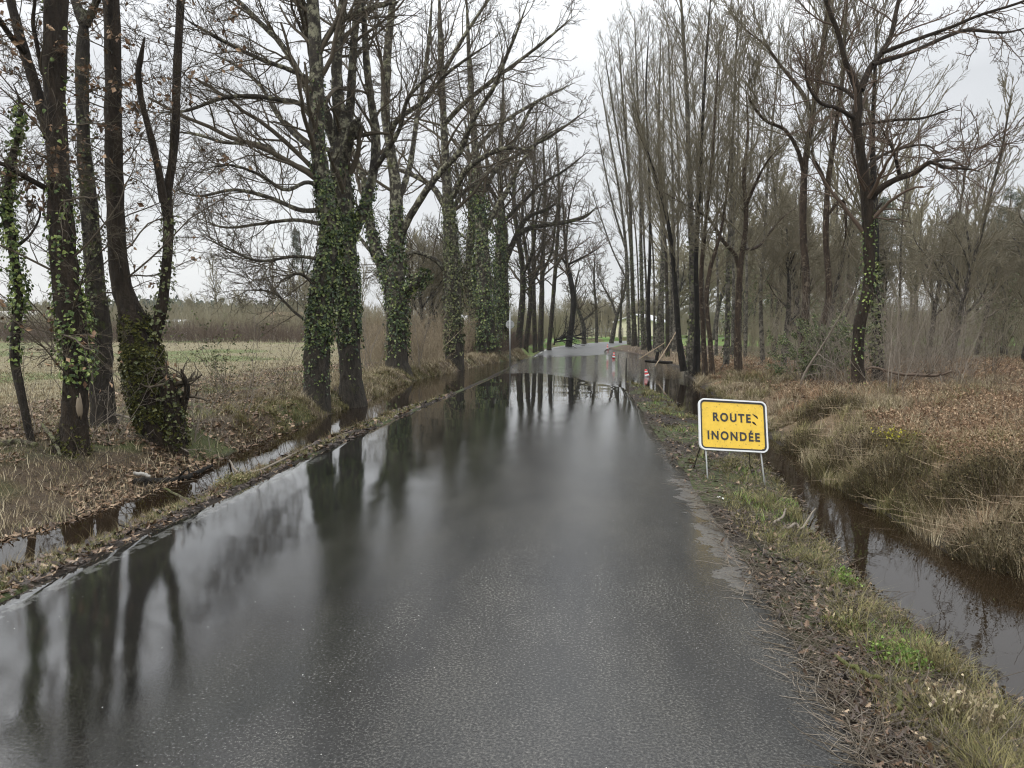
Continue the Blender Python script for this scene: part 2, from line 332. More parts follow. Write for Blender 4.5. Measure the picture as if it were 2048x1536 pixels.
def mat_ground():
    m, n, b = mat('soil_and_turf'); a = N(n, 'ShaderNodeVertexColor'); a.layer_name = 'zone'
    f1 = noise(n, 6, 8, .75); f2 = noise(n, 38, 5, .7)
    v = ramp(n, f1, [(.25, (.45, .45, .45)), (.5, (.95, .95, .95)), (.75, (1.45, 1.4, 1.3))])
    v2 = ramp(n, f2, [(.3, (.5, .5, .5)), (.7, (1.4, 1.4, 1.4))])
    col = mixc(n, 1.0, mixc(n, 1.0, a.outputs[0], v, 'MULTIPLY'), v2, 'MULTIPLY')
    n.links.new(col, b.inputs['Base Color']); b.inputs['Roughness'].default_value = .75; b.inputs['Specular IOR Level'].default_value = .25
    bump(n, b, f2, .8, .04); return m
def mat_road():
    m, n, b = mat('wet_asphalt'); uv = N(n, 'ShaderNodeUVMap'); V = uv.outputs[0]
    sp = N(n, 'ShaderNodeSeparateXYZ'); n.links.new(V, sp.inputs[0]); s, y = sp.outputs[0], sp.outputs[1]
    fine = noise(n, 120, 3, .7, V); mid = noise(n, 42, 3, .6, V); big = noise(n, .55, 4, .6, V, (1, .35, 1)); b2 = noise(n, 2.2, 5, .65, V, (1, .3, 1))
    grain = noise(n, 75, 2, .8, V); base = ramp(n, grain, [(.36, (.008, .008, .008)), (.52, (.032, .032, .030)), (.62, (.062, .062, .058)), (.74, (.13, .127, .12))])
    patch = ramp(n, b2, [(.35, (.65, .65, .65)), (.65, (1.35, 1.3, 1.22))]); base = mixc(n, 1.0, base, patch, 'MULTIPLY')
    vo = N(n, 'ShaderNodeTexVoronoi'); vo.inputs['Scale'].default_value = 30; n.links.new(V, vo.inputs['Vector'])
    vc = N(n, 'ShaderNodeTexWhiteNoise'); n.links.new(vo.outputs['Color'], vc.inputs['Vector'])
    spk = math_(n, 'MULTIPLY', math_(n, 'LESS_THAN', vo.outputs['Distance'], .09), math_(n, 'GREATER_THAN', vc.outputs['Value'], .93))
    wetx = N(n, 'ShaderNodeMapRange'); wetx.inputs['From Min'].default_value = -1.1; wetx.inputs['From Max'].default_value = .5
    n.links.new(math_(n, 'ADD', s, math_(n, 'MULTIPLY', math_(n, 'SUBTRACT', b2, .5), 1.2)), wetx.inputs['Value'])
    fy = N(n, 'ShaderNodeMapRange'); fy.inputs['From Min'].default_value = 7; fy.inputs['From Max'].default_value = 19
    fy.inputs['To Min'].default_value = 1; fy.inputs['To Max'].default_value = 0; n.links.new(y, fy.inputs['Value'])
    dry = math_(n, 'MULTIPLY', wetx.outputs[0], fy.outputs[0])
    base = mixc(n, math_(n, 'MAXIMUM', dry, math_(n, 'GREATER_THAN', y, 46.0)), mixc(n, 1.0, base, (.45, .45, .44), 'MULTIPLY'), base)
    col = mixc(n, spk, base, (.38, .37, .34))
    # white dashes far off and a pale blotchy strip nearby, close to the left edge, and the bare gravelly shoulder along the right one
    d = math_(n, 'ABSOLUTE', math_(n, 'ADD', s, 2.12)); ln = math_(n, 'LESS_THAN', d, .055)
    blotch = math_(n, 'GREATER_THAN', noise(n, 9, 6, .8, V), .50)
    far = math_(n, 'GREATER_THAN', y, 40.0); seg = math_(n, 'LESS_THAN', math_(n, 'MODULO', y, 5.2), 3.0)
    near = math_(n, 'MULTIPLY', math_(n, 'MULTIPLY', math_(n, 'LESS_THAN', y, 9.5), blotch), .14)
    lk = math_(n, 'MULTIPLY', ln, math_(n, 'ADD', math_(n, 'MULTIPLY', math_(n, 'MULTIPLY', far, seg), .8), near))
    col = mixc(n, lk, col, (.6, .6, .57))
    e = math_(n, 'ADD', math_(n, 'SUBTRACT', s, 2.14), math_(n, 'MULTIPLY', math_(n, 'SUBTRACT', noise(n, 2.4, 9, .75, V), .5), .9))
    sh = math_(n, 'MULTIPLY', math_(n, 'GREATER_THAN', e, 0.0), math_(n, 'MULTIPLY', math_(n, 'GREATER_THAN', y, 5.0), math_(n, 'LESS_THAN', y, 8.6)))
    grav = ramp(n, mid, [(.35, (.07, .06, .05)), (.65, (.24, .22, .19))]); col = mixc(n, math_(n, 'MULTIPLY', sh, .28), col, grav)
    n.links.new(col, b.inputs['Base Color'])
    # wet film: smooth where water stands, rougher on the drier crown; drier along the right half near the camera
    rg = math_(n, 'ADD', math_(n, 'MULTIPLY', dry, .20), math_(n, 'MULTIPLY', big, .035))
    fr = N(n, 'ShaderNodeMapRange'); fr.inputs['From Min'].default_value = 42; fr.inputs['From Max'].default_value = 56
    fr.inputs['To Min'].default_value = .0; fr.inputs['To Max'].default_value = .46; n.links.new(y, fr.inputs['Value'])
    rg = math_(n, 'ADD', rg, fr.outputs[0]); rg = math_(n, 'ADD', rg, math_(n, 'MULTIPLY', sh, .25))
    n.links.new(rg, b.inputs['Roughness']); n.links.new(math_(n, 'SUBTRACT', 1.92, math_(n, 'MULTIPLY', dry, .47)), b.inputs['IOR'])
    h = math_(n, 'ADD', math_(n, 'MULTIPLY', noise(n, 13, 2, .5, V), .5), math_(n, 'ADD', math_(n, 'MULTIPLY', fine, .35), math_(n, 'ADD', math_(n, 'MULTIPLY', grain, .8), mid)))
    u = bump(n, b, h, .5, .0048)
    st = math_(n, 'ADD', math_(n, 'ADD', .003, math_(n, 'MULTIPLY', dry, .17)), math_(n, 'MULTIPLY', fy.outputs[0], .022)); n.links.new(st, u.inputs['Strength'])
    return m
def mat_water():
    m, n, b = mat('ditch_water'); g = N(n, 'ShaderNodeTexCoord'); V = g.outputs['Object']
    sp = N(n, 'ShaderNodeSeparateXYZ'); n.links.new(V, sp.inputs[0])
    b.inputs['Base Color'].default_value = (.014, .009, .005, 1); b.inputs['Roughness'].default_value = .015; b.inputs['IOR'].default_value = 1.36
    w1 = noise(n, 5.5, 3, .6, V, (1, .8, 1)); w2 = noise(n, .5, 2, .5, V)
    fy = N(n, 'ShaderNodeMapRange'); fy.inputs['From Min'].default_value = 24; fy.inputs['From Max'].default_value = 34
    n.links.new(sp.outputs[1], fy.inputs['Value'])
    u = bump(n, b, w1, .2, .12)
    st = math_(n, 'ADD', .006, math_(n, 'MULTIPLY', fy.outputs[0], math_(n, 'ADD', .03, math_(n, 'MULTIPLY', w2, .45)))); n.links.new(st, u.inputs['Strength'])
    return m

# ------------------------------------------------------------------ setting: ground, road, water
def build_ground():
    ys = [-4.0]
    while ys[-1] < 900: ys.append(ys[-1] + max(.09, .013 * abs(ys[-1])))
    ys = np.array(ys)
    ss = np.concatenate([-np.geomspace(900, 9, 90), np.arange(-8.9, -2.0, .075), np.arange(-2.0, 2.0, .4), np.arange(2.0, 8.9, .075), np.geomspace(9, 900, 90)])
    Y, S = np.meshgrid(ys, ss, indexing='ij'); X = xc(np.minimum(Y, 130)) + S
    Z = ground(X, Y)
    eL, eR, ln, lf, rn, rf = edges(Y)
    n1 = fb(X, Y, 1.3, 0); n2 = fb(X, Y, 6, 1); n3 = fb(X, Y, .5, 2)
    def C(c): return np.array(c)[None, None, :] * np.ones(X.shape + (1,))
    def mixm(a, b, t): t = np.clip(t, 0, 1)[..., None]; return a * (1 - t) + b * t
    field = mixm(C((.18, .155, .085)), C((.11, .135, .042)), (n2 - .45) * 8 + .3 * np.sin(Y / 5.0 + X / 17))
    litter = mixm(C((.078, .055, .034)), C((.065, .075, .025)), (n1 - .52) * 9)
    right = mixm(mixm(C((.17, .12, .07)), C((.22, .17, .10)), (n1 - .45) * 6), C((.10, .095, .04)), (n2 - .56) * 9)
    wood = mixm(C((.10, .07, .045)), C((.07, .075, .03)), (n2 - .55) * 8)
    mud = mixm(C((.032, .024, .018)), C((.06, .075, .025)), (n1 - .52) * 9)
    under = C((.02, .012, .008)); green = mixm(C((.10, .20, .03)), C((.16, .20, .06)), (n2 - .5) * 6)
    dl = lf - X; dr = X - rf
    col = mixm(litter, field, (dl - 3.2 + 2 * (n1 - .5)) / 3.5)
    colr = mixm(right, wood, (Y - 38 + 10 * (n2 - .5)) / 12)
    col = np.where((X > rf)[..., None], colr, col)
    col = np.where(((X > lf) & (X < rf))[..., None], mud, col)
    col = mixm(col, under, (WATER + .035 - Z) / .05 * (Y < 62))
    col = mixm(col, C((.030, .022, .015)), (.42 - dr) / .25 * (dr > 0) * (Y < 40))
    mead = (Y > 66) & (X < 60) & (X > xc(Y) - 11)
    col = np.where(mead[..., None], green, col)
    verge = (X < eL) & (X > eL - 1.6) & (Y > 44); col = np.where(verge[..., None], mixm(C((.13, .12, .05)), green, (n1 - .4) * 5), col)
    idx = np.arange(X.size).reshape(X.shape)
    Q = np.stack([idx[:-1, :-1], idx[:-1, 1:], idx[1:, 1:], idx[1:, :-1]], -1).reshape(-1, 4)
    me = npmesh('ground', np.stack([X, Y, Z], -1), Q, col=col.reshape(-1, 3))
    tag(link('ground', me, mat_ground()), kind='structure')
    # road
    ys = [-4.0]
    while ys[-1] < 165: ys.append(ys[-1] + max(.08, .012 * abs(ys[-1])))
    ys = np.array(ys); u = np.linspace(-1, 1, 41)
    Y, U = np.meshgrid(ys, u, indexing='ij')
    wob = HW + .02 + .05 * (fb(Y * 0 + 5, Y, .5, 1) - .5) + np.where(U > 0, .22 * (fb(Y * 0 + 9, Y, 1.7, 2) - .45) * (Y < 20), .06 * (fb(Y * 0 + 2, Y, 1.1, 3) - .5))
    S = U * wob; sl = np.gradient(xc(ys), ys)[:, None]; k = 1 / np.sqrt(1 + sl ** 2)
    X = xc(Y) + S * k; Yy = Y - S * sl * k
    Z = zroad(Y, S) + .006 * (fb(X, Y, .9, 3) - .5)
    Z[:, 0] -= .05; Z[:, -1] -= .05
    idx = np.arange(X.size).reshape(X.shape)
    Q = np.stack([idx[:-1, :-1], idx[:-1, 1:], idx[1:, 1:], idx[1:, :-1]], -1).reshape(-1, 4)
    me = npmesh('road', np.stack([X, Yy, Z], -1), Q, uv=np.stack([S, Y], -1).reshape(-1, 2))
    tag(link('road', me, mat_road()), kind='structure')
    # flood and ditch water: one level sheet, the banks stand out of it
    ys = np.linspace(-3, 64, 90); xs = np.linspace(-2.9, 2.9, 10)
    Y, U = np.meshgrid(ys, xs, indexing='ij'); eL, eR, ln, lf, rn, rf = edges(Y)
    t = (U + 2.9) / 5.8; X = (lf - .5) * (1 - t) + (rf + .5) * t
    idx = np.arange(X.size).reshape(X.shape)
    Q = np.stack([idx[:-1, :-1], idx[:-1, 1:], idx[1:, 1:], idx[1:, :-1]], -1).reshape(-1, 4)
    tag(link('water', npmesh('water', np.stack([X, Y, X * 0 + WATER], -1), Q), mat_water()), kind='structure')
build_ground()

# ------------------------------------------------------------------ branching
def growN(S, D, Ln, R0, K, wander, trop, endf=.4):
    n = len(S); P = np.zeros((n, K + 1, 3)); P[:, 0] = S; d = nrm(D); step = (Ln / K)[:, None]
    tv = np.array([0, 0, trop])
    for k in range(K):
        d = nrm(d + rng.normal(0, wander, (n, 3)) + tv); P[:, k + 1] = P[:, k] + d * step
    R = R0[:, None] * np.linspace(1, endf, K + 1)[None]
    return P, R
def spawn(P, R, n, t0, t1, a0, a1, length, rf, rmin, up=0.0):
    """n children per parent; returns starts, dirs, parent length factor, radii"""
    m, K, _ = P.shape; t = t0 + (t1 - t0) * (np.arange(n)[None] + rng.random((m, n))) / n
    f = t * (K - 1); i = np.minimum(f.astype(int), K - 2); fr = f - i
    a = np.take_along_axis(P, i[..., None].repeat(3, -1), 1); b = np.take_along_axis(P, (i + 1)[..., None].repeat(3, -1), 1)
    pos = a + (b - a) * fr[..., None]; tan = nrm(b - a)
    r = np.take_along_axis(R, i, 1) * (1 - fr) + np.take_along_axis(R, i + 1, 1) * fr
    q = rng.normal(0, 1, pos.shape); q[..., 2] += up; q = nrm(q - (q * tan).sum(-1, keepdims=True) * tan)
    ang = np.radians(rng.uniform(a0, a1, t.shape))[..., None]
    d = tan * np.cos(ang) + q * np.sin(ang)
    pl = np.linalg.norm(np.diff(P, axis=1), axis=-1).sum(1)[:, None]
    ln = (length * pl if length < 0 else length) if False else length
    Ln = (pl * (-length) if length < 0 else length * np.ones_like(pl)) * (1 - .55 * t) * rng.uniform(.55, 1.25, t.shape)
    rr = np.maximum(np.minimum(r * rf, r * .9) * rng.uniform(.8, 1.1, t.shape), rmin)
    return pos.reshape(-1, 3), d.reshape(-1, 3), Ln.ravel(), rr.ravel()
def branches(P, R, cfg, mb, keep=None):
    """cfg rows: (n, t0, t1, a0, a1, length (neg = share of the parent), rf, rmin, K, wander, tropism, sides)"""
    tips = []
    for c in cfg:
        n, t0, t1, a0, a1, ln, rf, rmin, K, wa, tr, sd = c
        s, d, L_, r = spawn(P, R, n, t0, t1, a0, a1, ln, rf, rmin)
        P, R = growN(s, d, L_, r, K, wa, tr)
        V, Q = sweep(P, R, sd); mb.add(V, Q); tips.append(P)
    return tips
LEAFQ = (np.array([[0, 0, 0], [.5, -.32, .12], [1, 0, -.05], [.5, .32, .12]]), np.array([[0, 1, 2, 3]]))
IVYT = (np.array([[0, 0, 0], [.15, -.45, .05], [.62, -.3, .1], [1, 0, -.1], [.62, .3, .1], [.15, .45, .05]]),
        np.array([[0, 1, 2, 3], [0, 3, 4, 5]]))
_o = np.array([[0, 0], [.12, .10], [.2, .07], [.33, .24], [.42, .12], [.58, .30], [.68, .14], [.84, .2], [.9, .07], [1, 0]])
_o2 = np.concatenate([_o, _o[1:-1][::-1] * [1, -1]]); _zz = -np.abs(_o2[:, 1]) * .5 + .25 * (_o2[:, 0] - .5) ** 2
OAKT = (np.concatenate([np.c_[_o2, _zz], [[.5, 0, .0]]]), np.array([[len(_o2), i, (i + 1) % len(_o2)] for i in range(len(_o2))]))
def ivy_on(P, R, t0, t1, n, thick, size, mb):
    K = len(P); t = np.clip(t0 + (t1 - t0) * rng.random(n) + rng.normal(0, .018, n), 0, .999); f = t * (K - 1); i = np.minimum(f.astype(int), K - 2); fr = (f - i)[:, None]
    p = P[i] * (1 - fr) + P[i + 1] * fr; r = R[i] * (1 - fr[:, 0]) + R[i + 1] * fr[:, 0]; tan = nrm(P[i + 1] - P[i])
    q = rng.normal(0, 1, (n, 3)); q = nrm(q - (q * tan).sum(-1, keepdims=True) * tan)
    ang = np.arctan2(q[:, 1], q[:, 0])
    lump = .35 + 1.3 * vnoise(t * 22 + 3, ang * 1.6 + 9, 1.0, 1)
    off = r * .98 + thick * lump * rng.random(n) ** .7
    keep = rng.random(n) < np.clip((vnoise(t * 34 + 7, ang * 2.4 + 5, 1.0, 2) - .22) * 2.6, .04, 1)
    p = (p + q * off[:, None])[keep]; nv = nrm(q[keep] + rng.normal(0, .45, (keep.sum(), 3)) + np.array([0, 0, .35]))
    V, Q = scatter(IVYT[0], IVYT[1], p, frames(nv), size * rng.uniform(.6, 1.3, len(p))); mb.add(V, Q)
TW = 1.0
def stem(pts, Y, dy=0.0, K=20, gz=True, jit=.0):
    """traced stem: (px, py, width px) rows standing at depth Y, leaning dy metres away over its length"""
    n = len(pts); rows = []
    for i, p in enumerate(pts):
        y = Y + dy * i / (n - 1); q = at(p[0], p[1], y); rows.append([*q, p[2] * .5 * TW * y / F])
    A = rs(rows, K); P, Rr = A[:, :3], np.maximum(A[:, 3], .004)
    Rr[-1] *= .35; Rr[-2] *= .6; Rr[-3] *= .8
    if jit: P[1:-1] += rng.normal(0, jit, P[1:-1].shape)
    return P, Rr
OAK = lambda d=1.0, n1=9, L1=3.0, fine=.004: [
    (int(n1 * 1.1), .20, .99, 25, 65, L1 * 1.3, .38, fine * 2.8, 9, .13, .035, 6), (int(7 * d + .5), .12, .98, 25, 62, -.55, .5, fine * 1.7, 6, .17, .03, 4),
    (int(4.5 * d + .5), .15, .98, 22, 55, -.62, .6, fine * 1.2, 5, .15, .035, 3), (int(3 * d + .5), .2, 1, 18, 50, -.66, .7, fine * .85, 4, .16, .04, 3)]
ASH = lambda d=1.0, n1=14, L1=2.6, fine=.004: [
    (int(n1 * 1.5), .22, .99, 16, 40, L1 * 1.15, .34, fine * 2.2, 8, .06, .06, 5), (int(7 * d + .5), .12, .98, 16, 40, -.55, .5, fine * 1.5, 5, .08, .06, 4),
    (int(4 * d + .5), .15, .98, 16, 40, -.62, .6, fine * 1.1, 4, .08, .05, 3), (int(2.5 * d + .5), .2, 1, 15, 42, -.65, .7, fine, 3, .09, .05, 3)]
LFT = lambda d=1.0, n1=16, L1=1.5, fine=.0026: [
    (n1, .02, .99, 40, 85, L1, .10, fine * 2.5, 8, .14, .0, 5), (7, .12, .98, 25, 60, -.55, .55, fine * 1.6, 6, .16, .02, 4),
    (5, .12, 1, 22, 60, -.6, .65, fine * 1.1, 5, .16, .02, 3), (3, .15, 1, 18, 55, -.6, .7, fine, 3, .16, .02, 3)]
def clip_above(P, R, tmin):
    K = len(P); i = int(tmin * (K - 1)); Q = rs(np.c_[P[i:], R[i:]], 14); return Q[:, :3], Q[:, 3]
def tree(name, label, cat, stems, cfgs, tmat, cmat, ivy=(), imat=None, group=None, rough=.10, dead=0, extra=None, cuts=None):
    """stems: list of (P,R); cfgs: per stem (tmin, cfg) or None; ivy rows (stem, t0, t1, n, thick, size)"""
    base = stems[0][0][0].copy(); root = thing(name, label, cat, base, group); o = -base
    ext = []
    for P, Rr in stems:
        if abs(P[0, 2] - float(ground(P[0, 0], P[0, 1]))) < .4: P = np.concatenate([P[:1] - [0, 0, .55], P]); Rr = np.concatenate([Rr[:1] * 1.25, Rr])
        ext.append((P, Rr))
    mb = MB()
    for P, Rr in ext:
        big = Rr.max() > .05; sd = 14 if big else 7
        if big and len(P) < 40: A = rs(np.c_[P, Rr], 44); P2, R2 = A[:, :3], A[:, 3]
        else: P2, R2 = P, Rr
        V, Q = sweep(P2[None] + o, R2[None], sd, rough if big else 0); mb.add(V, Q)
        c = len(V); mb.add(np.concatenate([V[-sd:], P2[-1:] + o]), None, [[sd, j, (j + 1) % sd] for j in range(sd)])
    link('trunk', mb.mesh('trunk'), tmat, root)
    cb = MB(); tips = []
    for (P, Rr), c in zip(stems, cfgs):
        if c is None: continue
        p, r = clip_above(P, Rr, c[0]); tips += branches(p[None] + o, r[None], c[1], cb)[-1:]
    if cb.n: link('crown', cb.mesh('crown'), cmat, root)
    if ivy:
        ib = MB()
        for (k, t0, t1, n, th, sz) in ivy: ivy_on(stems[k][0] + o, stems[k][1], t0, t1, n, th, sz, ib)
        link('ivy', ib.mesh('ivy', False), imat, root)
    if dead and tips:
        A = np.concatenate([t.reshape(-1, 3) for t in tips]); A = A[rng.choice(len(A), size=min(dead, len(A)), replace=False)]
        A = A[fb(A[:, 0] + A[:, 1], A[:, 2], .8) > .5]
        V, Q = scatter(LEAFQ[0], LEAFQ[1], A, frames(rng.normal(0, 1, A.shape)), .075 * rng.uniform(.6, 1.3, len(A)))
        link('dead_leaves', npmesh('dead_leaves', V, Q, smooth=False), M['dead_leaf'], root)
    if extra: extra(root, o)
    return root

exec_parts = []
# ------------------------------------------------------------------ roadside trees on the left
TW = .94
D1, D2, D3, D4 = 9.1, 9.0, 11.3, 10.2
s1 = stem([(66, 905, 15), (45, 800, 17), (28, 705, 19), (38, 600, 17), (26, 500, 18), (14, 420, 19), (22, 330, 15), (40, 250, 11), (38, 200, 7), (25, 165, 4)], D1)
s1b = stem([(14, 430, 12), (-20, 395, 10), (-60, 350, 7), (-110, 300, 4)], D1, -.5)
s1c = stem([(24, 500, 8), (60, 470, 5), (80, 430, 4), (72, 400, 3)], D1, .3)
tree('ivy_tree', 'slim crooked sapling stem wrapped in bright ivy at the field edge', 'tree', [s1, s1b, s1c],
     [(.35, LFT(1, 16, 1.0)), (.3, LFT(1, 9, .9)), (.3, LFT(1, 6, .5))], M['bark_oak'], M['twig'],
     [(0, .30, .62, 1500, .075, .045), (0, .60, .85, 600, .06, .045), (0, .2, .32, 160, .03, .045)], M['ivy_young'], dead=500)
s2 = stem([(143, 905, 74), (148, 860, 56), (150, 800, 50), (153, 720, 50), (140, 620, 54), (128, 520, 53), (122, 430, 48), (117, 340, 42), (112, 250, 40), (110, 150, 42), (112, 40, 44), (114, -120, 40), (118, -320, 34), (124, -600, 24), (130, -900, 10)], D2, K=30)
s2b = stem([(100, 275, 26), (86, 225, 24), (68, 165, 21), (46, 95, 20), (28, 30, 18), (10, -40, 14), (-30, -160, 9), (-60, -300, 4)], D2, .4)
s2c = stem([(50, 105, 14), (20, 70, 12), (-15, 20, 10), (-60, -30, 6)], D2, -.6)
s2d = stem([(86, 150, 9), (74, 90, 9), (66, 45, 8), (70, 0, 6), (74, -70, 4)], D2, -.3)
s2e = stem([(108, 385, 14), (70, 365, 12), (35, 345, 11), (10, 330, 10), (-30, 320, 7)], D2, -.5)
def scar(root, o):
    mb = MB(); base = at(160, 812, D2 - .19) + o
    P = np.array([[0, 0, -.16], [0, -.012, -.08], [.0, -.018, 0], [0, -.012, .08], [0, 0, .15]]) + base
    mb.tube(P, [.008, .030, .036, .026, .005], 10); w_ = link('bark_scar', mb.mesh('bark_scar'), M['scar'], root); mb = MB(); mb.tube(P * [1, 1, 1] + [0, -.012, 0] + (base - P.mean(0)) * 0, [.003, .014, .019, .012, .003], 8); link('rotten_core', mb.mesh('rotten_core'), M['bark_black'], w_)
    mb = MB(); n = 900; A, Rr = s2[0], s2[1]; ivy_on(A + o, Rr, .0, .06, n // 2, .03, .035, mb); link('moss', mb.mesh('moss', False), M['moss'], root)
tree('oak_tree', 'thick dark wet oak trunk with a pale bark scar near its foot', 'tree',
     [s2, s2b, s2c, s2d, s2e], [(.15, LFT(1, 26, 1.6)), (.3, LFT(1, 12, 1.3)), (.2, LFT(1, 9, 1)), (.2, LFT(1, 8, .7)), (.2, LFT(1, 9, .9))],
     M['bark_wet'], M['twig'], [(0, .18, .48, 1100, .05, .045), (0, .19, .30, 700, .09, .045), (0, .48, .8, 130, .07, .045)], M['ivy_young'], dead=1400, extra=scar)
s3 = stem([(213, 865, 58), (207, 820, 48), (204, 740, 44), (200, 650, 42), (190, 560, 38), (184, 470, 36), (176, 380, 32), (168, 280, 26), (165, 180, 25), (166, 90, 27), (170, 20, 28)], D3, K=26)
s3b = stem([(168, 50, 20), (150, 0, 17), (135, -60, 15), (120, -180, 10), (100, -350, 5)], D3, .4)
s3c = stem([(172, 50, 18), (190, 10, 15), (205, -30, 13), (225, -150, 9), (240, -300, 4)], D3, -.4)
tree('oak_tree', 'greenish mossy trunk just behind the scarred dark oak trunk', 'tree', [s3, s3b, s3c],
     [(.15, LFT(1, 26, 1.6)), (.1, LFT(1, 10, 1.5)), (.1, LFT(1, 10, 1.5))], M['bark_oak'], M['twig'],
     [(0, .3, .75, 800, .07, .045)], M['ivy_olive'], dead=1500)
s4 = stem([(328, 888, 60), (308, 840, 66), (292, 790, 70), (286, 740, 78), (282, 700, 74), (272, 655, 60), (257, 615, 48), (243, 575, 42), (235, 510, 38), (230, 420, 36), (227, 320, 35), (226, 220, 33), (225, 110, 31), (222, 0, 30), (220, -130, 27), (216, -320, 20), (210, -560, 10)], D4, K=32)
s4b = stem([(290, 715, 46), (304, 675, 34), (318, 640, 26), (328, 580, 21), (334, 510, 20), (337, 450, 21), (332, 398, 23), (342, 340, 17), (350, 260, 17), (353, 160, 16), (358, 60, 16), (362, -20, 15), (372, -160, 11), (385, -330, 5)], D4, .2, K=26)
s4c = stem([(328, 405, 18), (315, 330, 15), (300, 265, 13), (284, 205, 12), (277, 150, 12), (281, 120, 11), (289, 75, 10)], D4, -.2)
s4d = stem([(348, 890, 56), (350, 850, 44), (342, 800, 40), (335, 765, 26), (333, 742, 8)], D4, -.2, K=12)
s4e = stem([(352, 850, 26), (368, 805, 16), (374, 775, 12), (366, 752, 10), (362, 738, 7)], D4, -.2, K=12)
def mossy(root, o):
    mb = MB(); A, Rr = s4; ivy_on(A + o, Rr, .05, .33, 9000, .045, .035, mb); ivy_on(s4d[0] + o, s4d[1], 0, .5, 900, .03, .035, mb)
    link('moss', mb.mesh('moss', False), M['moss'], root)
tree('oak_tree', 'twin stemmed oak on a swollen moss covered base with a broken stump at its side', 'tree',
     [s4, s4b, s4c, s4d, s4e], [(.42, LFT(1, 26, 1.8)), (.38, LFT(1, 26, 1.7)), (.3, LFT(1, 9, 1.0)), (.5, [(8, .1, .9, 30, 80, .6, .3, .006, 6, .3, -.03, 4), (4, .1, 1, 30, 70, -.6, .6, .004, 4, .25, 0, 3)]), (.3, [(6, .1, .9, 30, 80, .7, .4, .006, 6, .3, -.03, 4), (4, .1, 1, 30, 70, -.6, .6, .004, 4, .25, 0, 3)])],
     M['bark_wet'], M['twig'], [(1, .05, .42, 600, .05, .045), (0, .05, .25, 260, .08, .04), (3, .1, .9, 400, .06, .045)], M['ivy_olive'], dead=1600, extra=mossy)

# the big pair of ivied oaks
TW = .9
D5 = 16.2; D5b = 17.6
a1 = stem([(632, 800, 66), (634, 760, 56), (634, 700, 56), (640, 620, 54), (654, 540, 48), (662, 470, 44), (652, 400, 38), (640, 330, 34), (634, 250, 32), (634, 160, 30), (630, 70, 27), (624, -30, 24), (618, -170, 18), (610, -330, 9)], D5, K=30)
limbs5 = [stem(p, D5, dy) for p, dy in [
    ([(628, 240, 13), (600, 208, 11), (560, 200, 10), (500, 192, 9), (440, 198, 8), (370, 222, 6), (300, 224, 3)], -1.5),
    ([(634, 350, 12), (600, 335, 11), (560, 316, 10), (520, 288, 8), (450, 285, 7), (390, 268, 6), (325, 262, 3)], 1.2),
    ([(628, 215, 16), (600, 150, 14), (560, 85, 12), (520, 45, 11), (480, 5, 9), (420, -40, 5)], .8),
    ([(630, 165, 12), (580, 140, 10), (520, 118, 9), (450, 84, 8), (400, 56, 6), (365, 35, 4)], -2.2),
    ([(646, 420, 12), (600, 420, 10), (540, 396, 9), (470, 380, 7), (400, 392, 5), (350, 380, 3)], -.6),
    ([(650, 450, 10), (590, 440, 8), (520, 448, 7), (450, 455, 5), (395, 436, 3)], 1.5),
    ([(650, 520, 9), (590, 513, 7), (520, 522, 6), (460, 500, 5), (400, 470, 3)], -1.8),
    ([(640, 580, 9), (600, 548, 7), (560, 562, 6)], -.5),
    ([(625, 650, 7), (590, 625, 6), (545, 585, 5), (480, 580, 3)], .6),
    ([(626, 300, 12), (590, 270, 10), (555, 230, 9), (520, 170, 8), (470, 130, 6), (430, 110, 4)], 2.2),
    ([(636, 370, 10), (610, 365, 9), (570, 380, 8), (520, 350, 7), (460, 330, 5), (400, 340, 3)], -2.5)]]
b1 = stem([(704, 785, 58), (702, 740, 48), (698, 680, 48), (696, 600, 50), (692, 510, 48), (688, 430, 46), (684, 360, 44), (680, 300, 42), (682, 240, 34)], D5b, K=24)
b2 = stem([(676, 300, 26), (655, 240, 24), (636, 180, 23), (626, 110, 20), (612, 40, 17), (590, -60, 13), (570, -180, 6)], D5b, -.8)
b3 = stem([(682, 260, 28), (676, 190, 26), (674, 120, 22), (680, 50, 20), (690, -30, 16), (696, -150, 8)], D5b, .5)
b4 = stem([(684, 330, 34), (694, 290, 26), (704, 262, 22), (718, 236, 20)], D5b, -.6)
b5 = stem([(690, 300, 22), (700, 220, 20), (705, 140, 18), (710, 60, 16), (722, -30, 13), (730, -150, 6)], D5b, .9)
b6 = stem([(648, 85, 13), (668, 55, 12), (700, 32, 11), (740, 15, 11), (796, 4, 10)], D5b, -2.0)
b7 = stem([(700, 480, 24), (722, 430, 26), (735, 395, 22), (748, 340, 20), (752, 270, 20), (742, 200, 17), (733, 120, 15), (728, 30, 12), (722, -80, 7)], D5b, .8)
b8 = stem([(748, 340, 12), (775, 300, 11), (800, 255, 9), (815, 200, 8), (850, 160, 6), (900, 130, 4)], D5b, -1.0)
fine5 = OAK(1.0, 12, 1.6, .0036)
tree('ivied_oak_tree', 'leaning ivy clad oak nearest the road pair with many arching limbs over the field', 'tree',
     [a1] + limbs5, [(.35, OAK(.9, 15, 2.6, .0036))] + [(.10, OAK(1, 12, 1.5, .0034))] * len(limbs5),
     M['bark_lichen'], M['twig'], [(0, .17, .42, 4600, .055, .062), (0, .40, .52, 1300, .05, .06), (0, .06, .19, 450, .04, .05), (0, .5, .72, 500, .05, .05)], M['ivy'])
